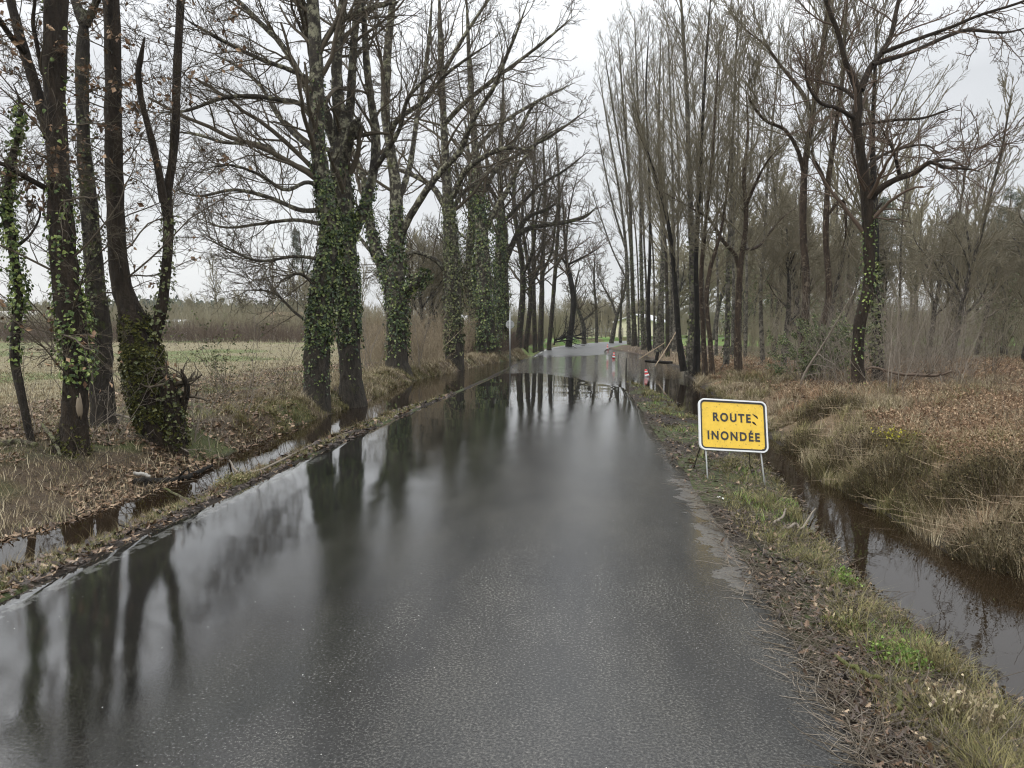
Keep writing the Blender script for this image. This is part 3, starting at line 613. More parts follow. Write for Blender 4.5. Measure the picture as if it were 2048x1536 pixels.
tree('ivied_oak_tree', 'straighter ivy clad oak of the close pair with a sawn stub where its trunk forks', 'tree',
     [b1, b2, b3, b4, b5, b6, b7, b8], [(.6, OAK(.8, 5, 1.6, .0036)), (.25, OAK(.9, 11, 2, .0036)), (.25, OAK(.9, 11, 2, .0036)), None, (.25, OAK(.9, 11, 2, .0036)), (.2, fine5), (.3, OAK(.9, 10, 1.8, .0036)), (.1, fine5)],
     M['bark_lichen'], M['twig'], [(0, .24, .62, 4600, .055, .062), (6, .0, .3, 700, .06, .06), (0, .6, .8, 700, .07, .06), (0, .1, .24, 120, .03, .05)], M['ivy'])

# further oaks of the left row
TW = .78
D6 = 26.5
c1 = stem([(797, 752, 74), (796, 730, 60), (795, 680, 50), (794, 620, 54), (790, 570, 56), (792, 500, 40), (794, 430, 34), (790, 360, 28), (780, 290, 24), (770, 210, 22), (775, 110, 20), (785, 10, 17), (796, -100, 11), (800, -200, 5)], D6, K=30)
c2 = stem([(785, 575, 36), (768, 540, 32), (752, 500, 28), (740, 450, 25), (734, 400, 20), (725, 350, 16), (705, 300, 13), (690, 250, 8)], D6, 1)
c3 = stem([(805, 590, 26), (830, 570, 22), (846, 555, 20), (852, 545, 14)], D6, -.8, K=10)
c4 = stem([(802, 470, 20), (822, 430, 18), (850, 385, 17), (885, 340, 16), (918, 305, 15), (935, 265, 14), (955, 225, 12), (990, 170, 10), (1010, 120, 9), (1035, 60, 7), (1060, -10, 4)], D6, -3, K=24)
c5 = stem([(798, 400, 16), (820, 330, 14), (832, 250, 12), (846, 170, 11), (858, 80, 9), (865, -20, 6)], D6, 1.5)
c6 = stem([(776, 270, 14), (800, 235, 13), (850, 200, 11), (885, 155, 9), (930, 120, 7), (990, 80, 4)], D6, -2)
c7 = stem([(780, 540, 13), (740, 500, 10), (715, 470, 8), (690, 455, 5)], D6, 1.4)
tree('ivied_oak_tree', 'forked oak with ivy to its fork and a short ivied stub pointing at the road', 'tree',
     [c1, c2, c3, c4, c5, c6, c7], [(.38, OAK(.9, 15, 3, .0048)), (.3, OAK(.9, 10, 2.4, .0048)), None, (.15, OAK(.9, 14, 2.4, .0048)), (.2, OAK(.9, 11, 2.2, .0048)), (.15, OAK(.9, 12, 2, .0048)), (.2, OAK(.9, 8, 1.6, .0048))],
     M['bark_lichen'], M['twig'], [(0, .12, .46, 3600, .09, .085), (1, 0, .5, 900, .1, .09), (2, .1, 1.0, 600, .22, .09)], M['ivy'])
D7 = 32.5
e1 = stem([(908, 736, 52), (909, 700, 46), (905, 640, 45), (905, 560, 42), (902, 480, 34), (897, 410, 28), (892, 340, 22), (888, 260, 18), (884, 160, 16), (880, 60, 13), (878, -60, 8)], D7, K=28)
e2 = stem([(893, 420, 16), (870, 380, 15), (845, 360, 13), (800, 340, 10), (760, 330, 6)], D7, 1)
e3 = stem([(906, 395, 16), (925, 350, 16), (950, 325, 14), (985, 305, 13), (1015, 295, 11), (1060, 300, 6)], D7, -2)
e4 = stem([(898, 460, 13), (915, 400, 12), (945, 370, 11), (985, 340, 9), (1040, 320, 5)], D7, 2)
e5 = stem([(893, 545, 14), (870, 520, 12), (830, 505, 10), (790, 520, 7), (750, 530, 4)], D7, -1)
e6 = stem([(887, 250, 13), (930, 205, 12), (1000, 150, 9), (1080, 90, 7), (1150, 30, 4)], D7, -3)
e7 = stem([(885, 150, 11), (930, 70, 9), (990, -20, 6), (1040, -100, 4)], D7, -1)
tree('ivied_oak_tree', 'ivy clad straight oak on the water edge just past the forked oak', 'tree',
     [e1, e2, e3, e4, e5, e6, e7], [(.35, OAK(.9, 16, 3, .0055))] + [(.13, OAK(.9, 11, 2.2, .0055))] * 6,
     M['bark_lichen'], M['twig'], [(0, .10, .5, 3600, .08, .09)], M['ivy_olive'])
def oak_simple(pts, Y, label, ivyn, tb, imat='ivy', limbs=(), dens=.9, L1=3.2, tmin=.35, tm='bark_lichen', cfg=OAK, n1=15, fine=.0075, name='oak_tree', group=None, cm='twig', ivt=(.05, .45), thick=.2):
    st = [stem(pts, Y, 0, K=24)] + [stem(l, Y, rng.uniform(-2, 2), K=18) for l in limbs]
    return tree(name, label, 'tree', st, [(tmin, cfg(dens, n1, L1, fine))] + [(.15, cfg(dens, 10, L1 * .75, fine))] * len(limbs), M[tm], M[cm],
                [(0, ivt[0], ivt[1], ivyn, thick, .11)] if ivyn else (), M[imat], group=group)
oak_simple([(975, 712, 46), (974, 660, 42), (970, 600, 40), (966, 520, 36), (962, 440, 28), (955, 360, 22), (948, 270, 16), (940, 160, 12), (935, 40, 8), (930, -60, 4)], 41, 'ivy smothered oak furthest but one before the round sign, deep green to half height', 5200, 1,
           limbs=[[(965, 470, 16), (990, 420, 15), (1015, 380, 13), (1040, 330, 10), (1080, 280, 7), (1130, 250, 4)], [(960, 400, 13), (985, 350, 12), (1030, 280, 10), (1060, 220, 8), (1090, 190, 4)], [(955, 440, 12), (930, 400, 10), (915, 350, 8), (905, 300, 5)], [(950, 300, 11), (1000, 250, 9), (1070, 205, 7), (1150, 165, 3)]], ivt=(.03, .55), thick=.35, name='ivied_oak_tree')
oak_simple([(1000, 708, 20), (1000, 640, 18), (996, 560, 18), (998, 480, 16), (1000, 400, 12), (1002, 300, 9), (1010, 200, 6)], 44, 'slender ivied trunk tucked right behind the smothered oak', 2600, 1, limbs=[], ivt=(.03, .6), thick=.3, name='ivied_oak_tree')
oak_simple([(950, 700, 24), (950, 640, 24), (944, 580, 22), (940, 500, 22), (945, 430, 18), (940, 340, 12), (930, 240, 8)], 45, 'dark ivied tree filling the gap behind the scarred ivy oak', 3200, 1, limbs=[[(942, 590, 10), (920, 540, 9), (900, 500, 8), (880, 470, 4)]], ivt=(.05, .75), thick=.6, imat='ivy_olive', name='ivied_oak_tree')
oak_simple([(1012, 708, 26), (1011, 660, 24), (1010, 600, 22), (1008, 540, 21), (1008, 470, 20), (1002, 400, 15), (1000, 320, 12), (1005, 220, 9), (1008, 120, 6)], 46, 'bare dark oak trunk right beside the round sign, one long limb over the road', 700, 1,
           limbs=[[(1012, 520, 14), (1030, 480, 14), (1055, 458, 13), (1110, 448, 11), (1150, 440, 10), (1175, 430, 8), (1195, 412, 4)], [(1018, 500, 12), (1050, 440, 11), (1090, 420, 9), (1115, 405, 5)], [(1010, 440, 10), (1050, 400, 10), (1080, 370, 8), (1130, 340, 6), (1180, 300, 3)], [(1001, 330, 9), (1060, 295, 8), (1120, 260, 6), (1180, 215, 3)]], tm='bark_oak', imat='ivy_olive', ivt=(.2, .5), thick=.15)
TW = .95
# small bare trees between the sign and the bend
row = [(1036, 700, 15, 1040, 250, 50), (1052, 698, 11, 1048, 330, 51), (1070, 697, 10, 1075, 200, 54), (1081, 696, 12, 1085, 250, 56), (1098, 692, 10, 1110, 240, 58)]
for i, (bx, by, w, tx, ty, Y) in enumerate(row):
    lab = ['short leaning bare tree first past the round sign', 'thin grey bare tree second past the round sign', 'thin bare tree third past the round sign', 'bare tree fourth past the round sign, forked above head height', 'dark thin bare tree fifth past the round sign, by the fallen tree'][i]
    m1 = (bx * 2 + tx) / 3 + rng.uniform(-13, 13); m2 = (bx + tx * 2) / 3 + rng.uniform(-13, 13); y1 = (by * 2 + ty) / 3; y2 = (by + 2 * ty) / 3
    oak_simple([(bx, by, w), (m1, y1, w * .8), (m2, y2, w * .55), (tx, ty, w * .2)], Y, lab, 250 if i == 0 else 0, 1, limbs=[[(m1, y1, w * .5), (m1 + 20, y1 - 50, w * .42), (m1 + 30, y1 - 130, w * .3), (m1 + 52, y1 - 220, w * .1)], [(m2, y2, w * .35), (m2 - 16, y2 - 40, w * .3), (m2 - 22, y2 - 110, w * .1)]], cfg=OAK, tm='bark_oak', fine=.008, L1=3, dens=.9, tmin=.08, name='bare_tree', n1=20, group='bare trees lining the far road side')
oak_simple([(1137, 690, 14), (1143, 650, 12), (1147, 600, 12), (1140, 555, 11), (1133, 520, 7), (1128, 450, 5), (1125, 380, 3)], 66, 'dark tree leaning back towards the road beside the fallen tree', 0, 1, limbs=[[(1135, 530, 5), (1110, 505, 4), (1080, 510, 2)], [(1134, 530, 5), (1165, 515, 4), (1200, 495, 2)]], tm='bark_black', fine=.012, L1=3, name='bare_tree', cm='twig_red')
oak_simple([(1168, 682, 10), (1167, 655, 9), (1162, 635, 8), (1155, 615, 8), (1150, 580, 5), (1160, 530, 3)], 74, 'crooked low tree standing at the gate corner of the green meadow', 0, 1, limbs=[[(1166, 640, 6), (1180, 630, 4), (1195, 615, 2)]], tm='bark_far', fine=.012, L1=3, name='bare_tree')
oak_simple([(1193, 681, 7), (1193, 640, 6), (1191, 600, 5), (1188, 560, 4), (1190, 500, 2)], 80, 'thin straight tree alone in front of the green meadow', 0, 1, tm='bark_far', fine=.012, L1=3, name='bare_tree', n1=14)
oak_simple([(1223, 684, 10), (1230, 650, 8), (1236, 625, 7), (1245, 595, 6), (1252, 560, 4), (1250, 520, 2)], 78, 'slanting forked tree in front of the cream shed', 0, 1, limbs=[[(1232, 630, 5), (1222, 600, 4), (1205, 570, 3), (1190, 540, 1)]], tm='bark_far', fine=.012, L1=3, name='bare_tree', n1=12)
oak_simple([(1241, 680, 6), (1241, 650, 5), (1243, 600, 4), (1246, 550, 2)], 80, 'thin upright tree against the cream shed wall', 0, 1, tm='bark_far', fine=.012, L1=2.5, name='bare_tree', n1=10)

# ------------------------------------------------------------------ right-hand row: slender pale trunks fanning upwards
def slim(bx, by, w, mids, Y, label, tm='bark_pale', ivyn=0, n1=20, L1=3.0, dens=1.0, fine=.006, tmin=.25, extra=(), imat='ivy_olive', cfg=ASH, group='slender bare trees right of the road'):
    w *= .86; pts = [(bx, by, w * 1.25)] + [(x, y, w * k) for (x, y, k) in mids]
    st = [stem(pts, Y, 0, K=26)] + [stem(l, Y, rng.uniform(-1.5, 1.5), K=16) for l in extra]
    return tree('bare_tree', label, 'tree', st, [(tmin, cfg(dens, n1, L1, fine))] + [(.15, cfg(dens, 10, L1 * .7, fine))] * len(extra), M[tm], M['twig_mid'],
                [(0, .03, .40, ivyn, .08, .09)] if ivyn else (), M[imat], group=group)
slim(1258, 694, 9, [(1256, 600, 1), (1252, 500, .8), (1238, 380, .6), (1215, 250, .4), (1195, 130, .2)], 66, 'first slender trunk at the bend, its crown leaning over the road', ivyn=400, extra=[[(1252, 500, 5), (1228, 420, 4), (1208, 330, 3), (1190, 230, 1.5)], [(1254, 560, 4), (1225, 500, 3), (1200, 430, 2.5), (1180, 370, 1.5)]])
slim(1270, 696, 11, [(1266, 600, .9), (1262, 480, .8), (1258, 350, .6), (1246, 200, .45), (1235, 60, .25)], 62, 'second slender trunk at the bend, dark foot', ivyn=500, tm='bark_oak', extra=[[(1260, 400, 5), (1240, 300, 4), (1222, 190, 3), (1205, 80, 1.5)]])
slim(1287, 702, 10, [(1284, 600, .9), (1282, 480, .8), (1280, 330, .6), (1275, 180, .45), (1268, 20, .25)], 56, 'straight ivied pole like trunk third from the bend', ivyn=900)
slim(1299, 704, 9, [(1297, 600, .9), (1300, 480, .8), (1298, 340, .6), (1292, 180, .45), (1300, 30, .25)], 53, 'black footed trunk fourth from the bend', tm='bark_black')
slim(1316, 700, 15, [(1322, 600, .9), (1326, 500, .75), (1320, 360, .55), (1318, 220, .4), (1322, 60, .25)], 50, 'thicker leaning trunk in the middle of the slender row', ivyn=500)
slim(1335, 706, 9, [(1334, 600, .9), (1330, 480, .8), (1318, 400, .6), (1290, 280, .45), (1262, 180, .25)], 44, 'thin dark trunk bending towards the road', tm='bark_oak')
slim(1348, 703, 9, [(1350, 600, .9), (1347, 480, .8), (1345, 330, .6), (1340, 180, .4), (1335, 30, .25)], 41, 'thin straight trunk behind the leaning pale poles')
slim(1367, 742, 15, [(1358, 680, .9), (1352, 600, .8), (1344, 500, .7), (1330, 420, .55), (1300, 320, .4), (1270, 250, .25)], 27.5, 'black soaked trunk leaning left at the water edge', tm='bark_black', fine=.006)
slim(1378, 740, 20, [(1384, 660, .85), (1384, 560, .75), (1382, 440, .7), (1378, 330, .6), (1374, 200, .5), (1366, 60, .4), (1358, -60, .25)], 29, 'tallest pale straight trunk with a black foot in the clump', fine=.006, L1=3.6, n1=24, ivyn=500)
slim(1393, 742, 16, [(1394, 640, .8), (1392, 520, .7), (1398, 400, .6), (1404, 260, .5), (1412, 120, .4), (1424, -40, .25)], 28, 'dark trunk standing tight against the tallest pale trunk', tm='bark_black', fine=.006, L1=3.2, n1=20)
slim(1410, 745, 12, [(1406, 660, .95), (1402, 560, .9), (1410, 460, .75), (1422, 340, .6), (1432, 200, .45), (1440, 60, .3)], 27, 'reddish split trunk bending right in the clump', tm='bark_red', fine=.006)
slim(1424, 745, 12, [(1420, 680, .95), (1413, 600, .9), (1420, 540, .85), (1440, 470, .6), (1452, 400, .45), (1460, 300, .25)], 26.5, 'outer reddish trunk with a broken side spike', tm='bark_red', fine=.006, cfg=OAK, n1=12, L1=2)
slim(1452, 735, 13, [(1455, 650, .9), (1456, 540, .8), (1462, 420, .65), (1466, 280, .5), (1472, 120, .35), (1478, -20, .2)], 30, 'grey trunk with a black foot behind the clump', fine=.007, ivyn=300)
slim(1477, 745, 17, [(1475, 680, .9), (1476, 620, .85), (1480, 540, .8), (1490, 470, .7), (1492, 420, .6), (1488, 350, .5), (1496, 260, .35), (1490, 150, .2)], 26.5, 'brown crooked fork tree at the outer end of the clump', tm='bark_red', fine=.006, cfg=OAK, n1=14, L1=2.6,
     extra=[[(1480, 545, 9), (1470, 510, 9), (1445, 480, 8), (1420, 440, 6), (1390, 420, 4), (1300, 370, 2)], [(1490, 500, 7), (1520, 490, 6), (1560, 440, 4), (1600, 410, 2)], [(1488, 420, 7), (1510, 370, 6), (1530, 330, 4), (1560, 290, 2)]])
slim(1440, 740, 2.6, [(1462, 700, .9), (1490, 650, .9), (1520, 580, .8), (1560, 520, .6), (1595, 480, .4)], 27, 'thin stem slanting away from the crooked fork tree', tm='bark_pale', fine=.004, n1=10, L1=1.4, tmin=.5)
for i in range(13):
    bx = [1264, 1277, 1292, 1308, 1327, 1341, 1357, 1389, 1404, 1432, 1464, 1490, 1525][i]; Y_ = 62 - (bx - 1264) / 261 * 26 + rng.uniform(-2, 3); w_ = rng.uniform(7, 9) * 40 / Y_ ; k = (bx - 1370) / 3.2 - 10
    slim(bx, 655 + F * 1.6 / Y_, w_, [(bx + rng.uniform(-4, 4), 590, .9), (bx + k * .12, 480, .75), (bx + k * .35 + rng.uniform(-8, 8), 340, .6), (bx + k * .7, 180, .42), (bx + k, rng.uniform(20, 90), .2)], Y_,
         'thin pale pole stem standing between the thicker trunks of the slender row', n1=16, L1=3.2, fine=.0055, group='thin pole stems between the thicker trunks')
# split-bark pair
slim(1612, 745, 20, [(1610, 660, .95), (1612, 560, .9), (1606, 460, .85), (1608, 350, .8), (1620, 260, .65), (1640, 130, .6), (1655, 20, .5), (1672, -120, .3)], 21.5, 'tall trunk with a long pale split, rising behind the evergreen bush', tm='bark_red', fine=.006, tmin=.45, L1=3,
     extra=[[(1608, 345, 10), (1595, 300, 8), (1570, 260, 7), (1530, 240, 6), (1500, 200, 5), (1495, 170, 2)], [(1622, 220, 9), (1600, 180, 8), (1560, 130, 6), (1530, 90, 5), (1490, 60, 2)]])
slim(1640, 740, 18, [(1644, 660, .9), (1658, 590, .8), (1652, 480, .75), (1655, 380, .7), (1668, 280, .6), (1685, 160, .5), (1690, 60, .4), (1700, -60, .25)], 21.5, 'second split barked trunk close beside the taller one', tm='bark_red', fine=.006, tmin=.45, L1=2.6,
     extra=[[(1654, 375, 8), (1640, 340, 7), (1625, 310, 5), (1628, 270, 2)], [(1655, 430, 7), (1685, 400, 6), (1692, 460, 5), (1685, 500, 2)]])
# the dark oak
D9 = 16.0
g1 = stem([(1716, 800, 44), (1716, 770, 32), (1715, 720, 25), (1717, 670, 24), (1722, 630, 24), (1731, 600, 24), (1738, 560, 22), (1738, 490, 24), (1736, 430, 26), (1730, 370, 22), (1720, 300, 18), (1713, 245, 19), (1716, 210, 20), (1718, 170, 20)], D9, K=34)
gl = [stem(p, D9, d) for p, d in [
    ([(1716, 185, 15), (1704, 150, 13), (1690, 120, 11), (1678, 70, 10), (1662, 30, 9), (1645, -20, 7), (1620, -90, 3)], -.4),
    ([(1722, 180, 15), (1738, 140, 13), (1760, 110, 11), (1782, 70, 10), (1795, 10, 8), (1815, -60, 4)], .3),
    ([(1765, 105, 9), (1830, 80, 8), (1900, 55, 7), (1960, 30, 6), (2040, 5, 5), (2120, -30, 3)], -1.2),
    ([(1745, 130, 9), (1820, 105, 8), (1900, 70, 8), (1940, 60, 7), (2010, 65, 5), (2070, 50, 3)], 1.5),
    ([(1738, 400, 16), (1760, 378, 14), (1790, 360, 12), (1830, 345, 11), (1860, 325, 9), (1890, 335, 7), (1935, 338, 5), (1965, 345, 3)], -.8),
    ([(1800, 355, 8), (1792, 320, 7), (1780, 285, 6), (1765, 265, 4)], -.3),
    ([(1858, 325, 6), (1900, 320, 5), (1935, 335, 4), (1945, 300, 3), (1990, 290, 2)], .5),
    ([(1714, 240, 11), (1695, 228, 9), (1670, 215, 8), (1640, 205, 7), (1615, 165, 6), (1610, 110, 3)], -.6),
    ([(1718, 205, 8), (1690, 180, 8), (1660, 168, 7), (1615, 155, 5)], .9),
    ([(1728, 340, 8), (1750, 320, 7), (1790, 300, 6), (1850, 290, 4), (1880, 310, 2)], 1.2),
    ([(1715, 250, 7), (1790, 240, 6), (1850, 235, 5), (1920, 210, 3)], -1.0),
    ([(1736, 440, 8), (1755, 415, 7), (1765, 405, 5)], .2)]]
tree('oak_tree', 'dark crooked oak with a wide forked crown standing behind the flood warning sign', 'tree', [g1] + gl,
     [(.45, OAK(.9, 10, 1.6, .005))] + [(.12, OAK(.9, 9, 1.3, .005))] * 10 + [None],
     M['bark_wet'], M['twig_red'], [(0, .35, .62, 420, .05, .05), (0, .02, .3, 200, .04, .045)], M['ivy_young'])
slim(1757, 745, 24, [(1755, 680, .9), (1752, 600, .9), (1750, 500, .85), (1748, 400, .7), (1745, 280, .5), (1750, 150, .35), (1755, 20, .2)], 21, 'straight dark ivied trunk just behind the dark crooked oak', tm='bark_black', ivyn=900, fine=.006, tmin=.3, L1=3)
# ------------------------------------------------------------------ background trees: prototypes, copied
def proto(kind, H, seed, fine=.011, cm='twig_mid', bm='bark_far'):
    global rng
    keep = rng; rng = np.random.default_rng(seed); mb = MB(); cb = MB()
    if kind == 'pine':
        P, Rr = growN(np.zeros((1, 3)), np.array([[0, 0, 1.]]), np.array([H]), np.array([.2]), 14, .02, .1, .3)
        V, Q = sweep(P, Rr, 9); mb.add(V, Q)
        s, d, Ln, r = spawn(P, Rr, 34, .45, .99, 50, 85, 2.9, .35, .03); B, BR = growN(s, d, Ln, r, 6, .12, .05)
        V, Q = sweep(B, BR, 5); mb.add(V, Q)
        s, d, Ln, r = spawn(B, BR, 8, .3, 1, 30, 70, .8, .5, .01); B2, _ = growN(s, d, Ln, r, 3, .2, .1)
        C = B2[:, 1:].reshape(-1, 3); C = np.repeat(C, 9, 0) + rng.normal(0, .16, (len(C) * 9, 3))
        V, Q = scatter(LEAFQ[0] * [1, .35, 1], LEAFQ[1], C, frames(rng.normal(0, 1, C.shape)), rng.uniform(.14, .32, len(C)))
        a = [('trunk', mb.mesh('pine_trunk'), M['bark_red']), ('crown', npmesh('pine_crown', V, Q, smooth=False), M['pine'])]
    elif kind == 'evergreen':
        P, Rr = growN(np.zeros((1, 3)), np.array([[0, 0, 1.]]), np.array([H]), np.array([.14]), 10, .05, .1, .3)
        V, Q = sweep(P, Rr, 8); mb.add(V, Q); s, d, Ln, r = spawn(P, Rr, 40, .15, .99, 40, 80, 2.4, .4, .02)
        B, BR = growN(s, d, Ln, r, 6, .18, .06); V, Q = sweep(B, BR, 4); mb.add(V, Q)
        C = B[:, 2:].reshape(-1, 3); C = np.repeat(C, 30, 0) + rng.normal(0, .3, (len(C) * 30, 3))
        V, Q = scatter(LEAFQ[0], LEAFQ[1], C, frames(rng.normal(0, 1, C.shape)), rng.uniform(.08, .2, len(C)))
        a = [('trunk', mb.mesh('evergreen_trunk'), M['bark_far']), ('crown', npmesh('evergreen_crown', V, Q, smooth=False), M['shrub'])]
    else:
        oak = kind == 'oak'; Sx = []; Rx = []
        P, Rr = growN(np.zeros((1, 3)), np.array([[rng.normal(0, .05), 0, 1.]]), np.array([H * (.75 if oak else .95)]), np.array([.2 if oak else .13]), 16, .07 if oak else .03, .08, .25)
        V, Q = sweep(P, Rr, 9); mb.add(V, Q)
        if oak:
            s, d, Ln, r = spawn(P, Rr, 7, .3, .8, 25, 50, H * .45, .7, .03); B, BR = growN(s, d, Ln, r, 16, .09, .05, .25)
            V, Q = sweep(B, BR, 6); mb.add(V, Q); P = np.concatenate([P, B]); Rr = np.concatenate([Rr, BR])
            cfg = OAK(.8, 8, 2.8, fine)
        else: cfg = ASH(.85, 20, 3.2, fine)
        cfg = [(c[0], max(c[1], .2)) + c[2:] for c in cfg]
        branches(P, Rr, cfg, cb)
        a = [('trunk', mb.mesh('trunk'), M[bm]), ('crown', cb.mesh('crown'), M[cm])]
    for _, me, m in a: me.materials.append(m)
    rng = keep; return a
PR = {'oak': [proto('oak', 11, s) for s in (1, 2, 3)], 'ash': [proto('ash', 14, s) for s in (4, 5, 6)], 'pine': [proto('pine', 15, s) for s in (7, 8)],
      'evergreen': [proto('evergreen', 5, 9)],
      'oakF': [proto('oak', 11, s, .022, 'twig_far') for s in (11, 12)], 'ashF': [proto('ash', 14, s, .022, 'twig_far') for s in (14, 15)]}
def plant(kind, x, y, sc, name, label, group, var=None, sink=.1):
    pr = PR[kind][rng.integers(len(PR[kind])) if var is None else var]
    t = thing(name, label, 'tree', (x, y, float(ground(x, y)) - sink), group)
    t.rotation_euler = (rng.normal(0, .02), rng.normal(0, .02), rng.uniform(0, 6.28)); t.scale = (sc * rng.uniform(.9, 1.1), sc * rng.uniform(.9, 1.1), sc)
    for nm, me, m in pr: link(nm, me, None, t)
def wood(n, x0, x1, y0, y1, kinds, name, label, group, s0=.75, s1=1.15, mind=2.0, seen=[]):
    k = 0; tries = 0
    while k < n and tries < n * 40:
        tries += 1; y = rng.uniform(y0, y1); u = rng.random(); x = (x0(y) if callable(x0) else x0) * (1 - u) + (x1(y) if callable(x1) else x1) * u
        if any((x - a) ** 2 + (y - b) ** 2 < mind ** 2 for a, b in seen): continue
        seen.append((x, y)); plant(kinds[rng.integers(len(kinds))], x, y, rng.uniform(s0, s1), name, label, group); k += 1
edgeR = lambda y: .29 * y + 4.5; farR = lambda y: .74 * y
wood(17, lambda y: .33 * y, farR, 30, 46, ['oak', 'ash', 'oak'], 'bare_tree', 'bare tree in the near edge of the wood beyond the dry grass', 'trees at the wood edge', .6, .95, 2.2)
wood(24, lambda y: .27 * y, farR, 46, 75, ['oak', 'ash', 'ashF'], 'bare_tree', 'bare tree deeper in the wood beyond the dry grass', 'trees inside the wood', .8, 1.15)
wood(36, lambda y: .2 * y, farR, 75, 120, ['oakF', 'ashF'], 'bare_tree', 'bare tree at the back of the wood', 'trees at the back of the wood', 1.0, 1.45)
wood(15, lambda y: .45 * y, farR, 52, 100, ['pine'], 'pine_tree', 'pine tree with a dark green crown among the bare trees of the wood', 'pines in the wood', .75, 1.05, 3.0)
wood(7, lambda y: .28 * y, farR, 44, 90, ['evergreen'], 'evergreen_tree', 'low evergreen tree in the shade of the wood', 'evergreens in the wood', .8, 1.6, 2.0)
# left side: the row behind the roadside oaks, far side of the field
wood(16, lambda y: -.085 * y - 3.5, lambda y: .03 * y - 3.4, 44, 78, ['ash', 'oak'], 'bare_tree', 'bare tree in the belt behind the ivied oaks', 'trees behind the ivied oaks', .6, .9, 1.6)
wood(12, lambda y: -.14 * y, lambda y: -.01 * y - 2, 75, 120, ['oakF', 'ashF'], 'bare_tree', 'bare tree far behind the ivied oaks', 'trees far behind the ivied oaks', .7, 1.0, 2.2)
wood(20, lambda y: .075 * y, lambda y: .20 * y, 118, 150, ['oakF'], 'bare_tree', 'bare tree behind the green meadow and shed', 'trees behind the meadow', .45, .75, 3)
for px, Y, sc, kd, lab in [(440, 118, .9, 'ash', 'tall grey bare tree across the field, tallest of the field trees'), (400, 125, .7, 'oak', 'bare tree across the field beside the tallest field tree'),
                           (500, 120, .75, 'oak', 'spreading bare tree across the field, left of the tiled house'), (545, 112, .95, 'ash', 'fan shaped bare tree across the field before the tiled house'),
                           (580, 128, .9, 'ash', 'bare tree across the field behind the fan shaped one'), (340, 130, .55, 'oak', 'low bare tree across the field near the white caravan'),
                           (250, 120, .5, 'oak', 'small bare tree across the field seen between the dark trunks'), (95, 125, .6, 'oak', 'small bare tree across the field by the white roofs'),
                           (620, 95, .85, 'oak', 'bare tree across the field seen just beside the ivied pair'), (720, 85, .6, 'ash', 'bare tree seen between the ivied pair and the forked oak'), (670, 110, .8, 'ash', 'bare tree seen in the gap of the ivied pair')]:
    p = at(px, 690, Y); plant(kd + 'F', p[0], Y, sc, 'bare_tree', lab, 'bare trees across the field')
for px, Y, sc, lab in [(612, 105, .95, 'dark pine across the field peeking out beside the ivied pair'), (640, 112, .8, 'second pine across the field behind the ivied pair')]:
    p = at(px, 690, Y); plant('pine', p[0], Y, sc, 'pine_tree', lab, 'pines across the field')
p = at(450, 690, 108); plant('evergreen', p[0], 108, .62, 'evergreen_bush', 'dark green round bush across the field at the foot of the tallest field tree', None)

# ------------------------------------------------------------------ far wood and scrub (nobody could count it)
def thicket(name, xs, ys, hmin, hmax, r0, kids, m, lean=.12, K=5, kid_len=-.45, ang=(20, 50), wa=.08, sink=.05, kr=.6):
    n = len(xs); z = ground(xs, ys) - sink; h = rng.uniform(hmin, hmax, n) * (.6 + .8 * fb(xs, ys, 5, 1))
    d = rng.normal(0, lean, (n, 3)); d[:, 2] = 1
    P, Rr = growN(np.c_[xs, ys, z], d, h, r0 * rng.uniform(.7, 1.3, n), K, wa, .03); mb = MB(); V, Q = sweep(P, Rr, 3); mb.add(V, Q)
    for k, f in kids:
        s, d2, Ln, r = spawn(P, Rr, k, .2, 1, ang[0], ang[1], kid_len, kr, r0 * .35); P, Rr = growN(s, d2, Ln, r, f, wa * 1.5, .03); V, Q = sweep(P, Rr, 3); mb.add(V, Q)
    return tag(link(name, mb.mesh(name), m), kind='stuff')
def area(n, x0, x1, y0, y1):
    y = y0 + (y1 - y0) * rng.random(n); u = rng.random(n); a = x0(y) if callable(x0) else x0; b = x1(y) if callable(x1) else x1
    return a + (b - a) * u, y
thicket('treeline', *area(2600, lambda y: -1.2 * y, lambda y: -.02 * y, 130, 190), 4, 7, .06, [(6, 4), (4, 3)], M['twig_far'], ang=(15, 45))
thicket('reddish_scrub', *area(5500, lambda y: -.9 * y, lambda y: -.06 * y, 70, 82), .9, 2.3, .016, [(5, 3), (2, 2)], M['twig_red'], lean=.35, ang=(20, 60))
thicket('hedge_scrub', *area(5600, lambda y: -.9 * y, lambda y: .075 * y, 84, 112), 2.0, 4.2, .03, [(5, 3), (3, 3)], M['twig_far'], lean=.2)
thicket('back_scrub', *area(2600, lambda y: .06 * y, lambda y: .95 * y, 112, 165), 3, 6, .06, [(6, 3), (3, 3)], M['twig_far'], lean=.15)
thicket('brown_undergrowth', *area(760, lambda y: -.20 * y, lambda y: xc(y) - HW - 2.4, 27, 50), .8, 2.8, .011, [(7, 4), (4, 3)], M['brush'], lean=.28, ang=(18, 55), wa=.18)
thicket('roadside_brambles', *area(3600, lambda y: xc(y) - HW - 3.5, lambda y: xc(y) - HW - 1.0, 41, 66), .4, 1.3, .008, [(6, 4), (3, 3)], M['twig_red'], lean=.5, ang=(25, 70), wa=.2)
thicket('wood_undergrowth', *area(1500, lambda y: .30 * y, lambda y: .80 * y, 38, 70), 1.5, 4.2, .013, [(6, 4), (4, 3)], M['twig_far'], lean=.3, ang=(20, 60), wa=.15)
thicket('pale_undergrowth', *area(420, lambda y: .30 * y + 1.5, lambda y: .60 * y, 17, 30), .8, 3.2, .007, [(6, 5), (5, 4)], M['twig_pale'], lean=.35, ang=(25, 65), wa=.16)
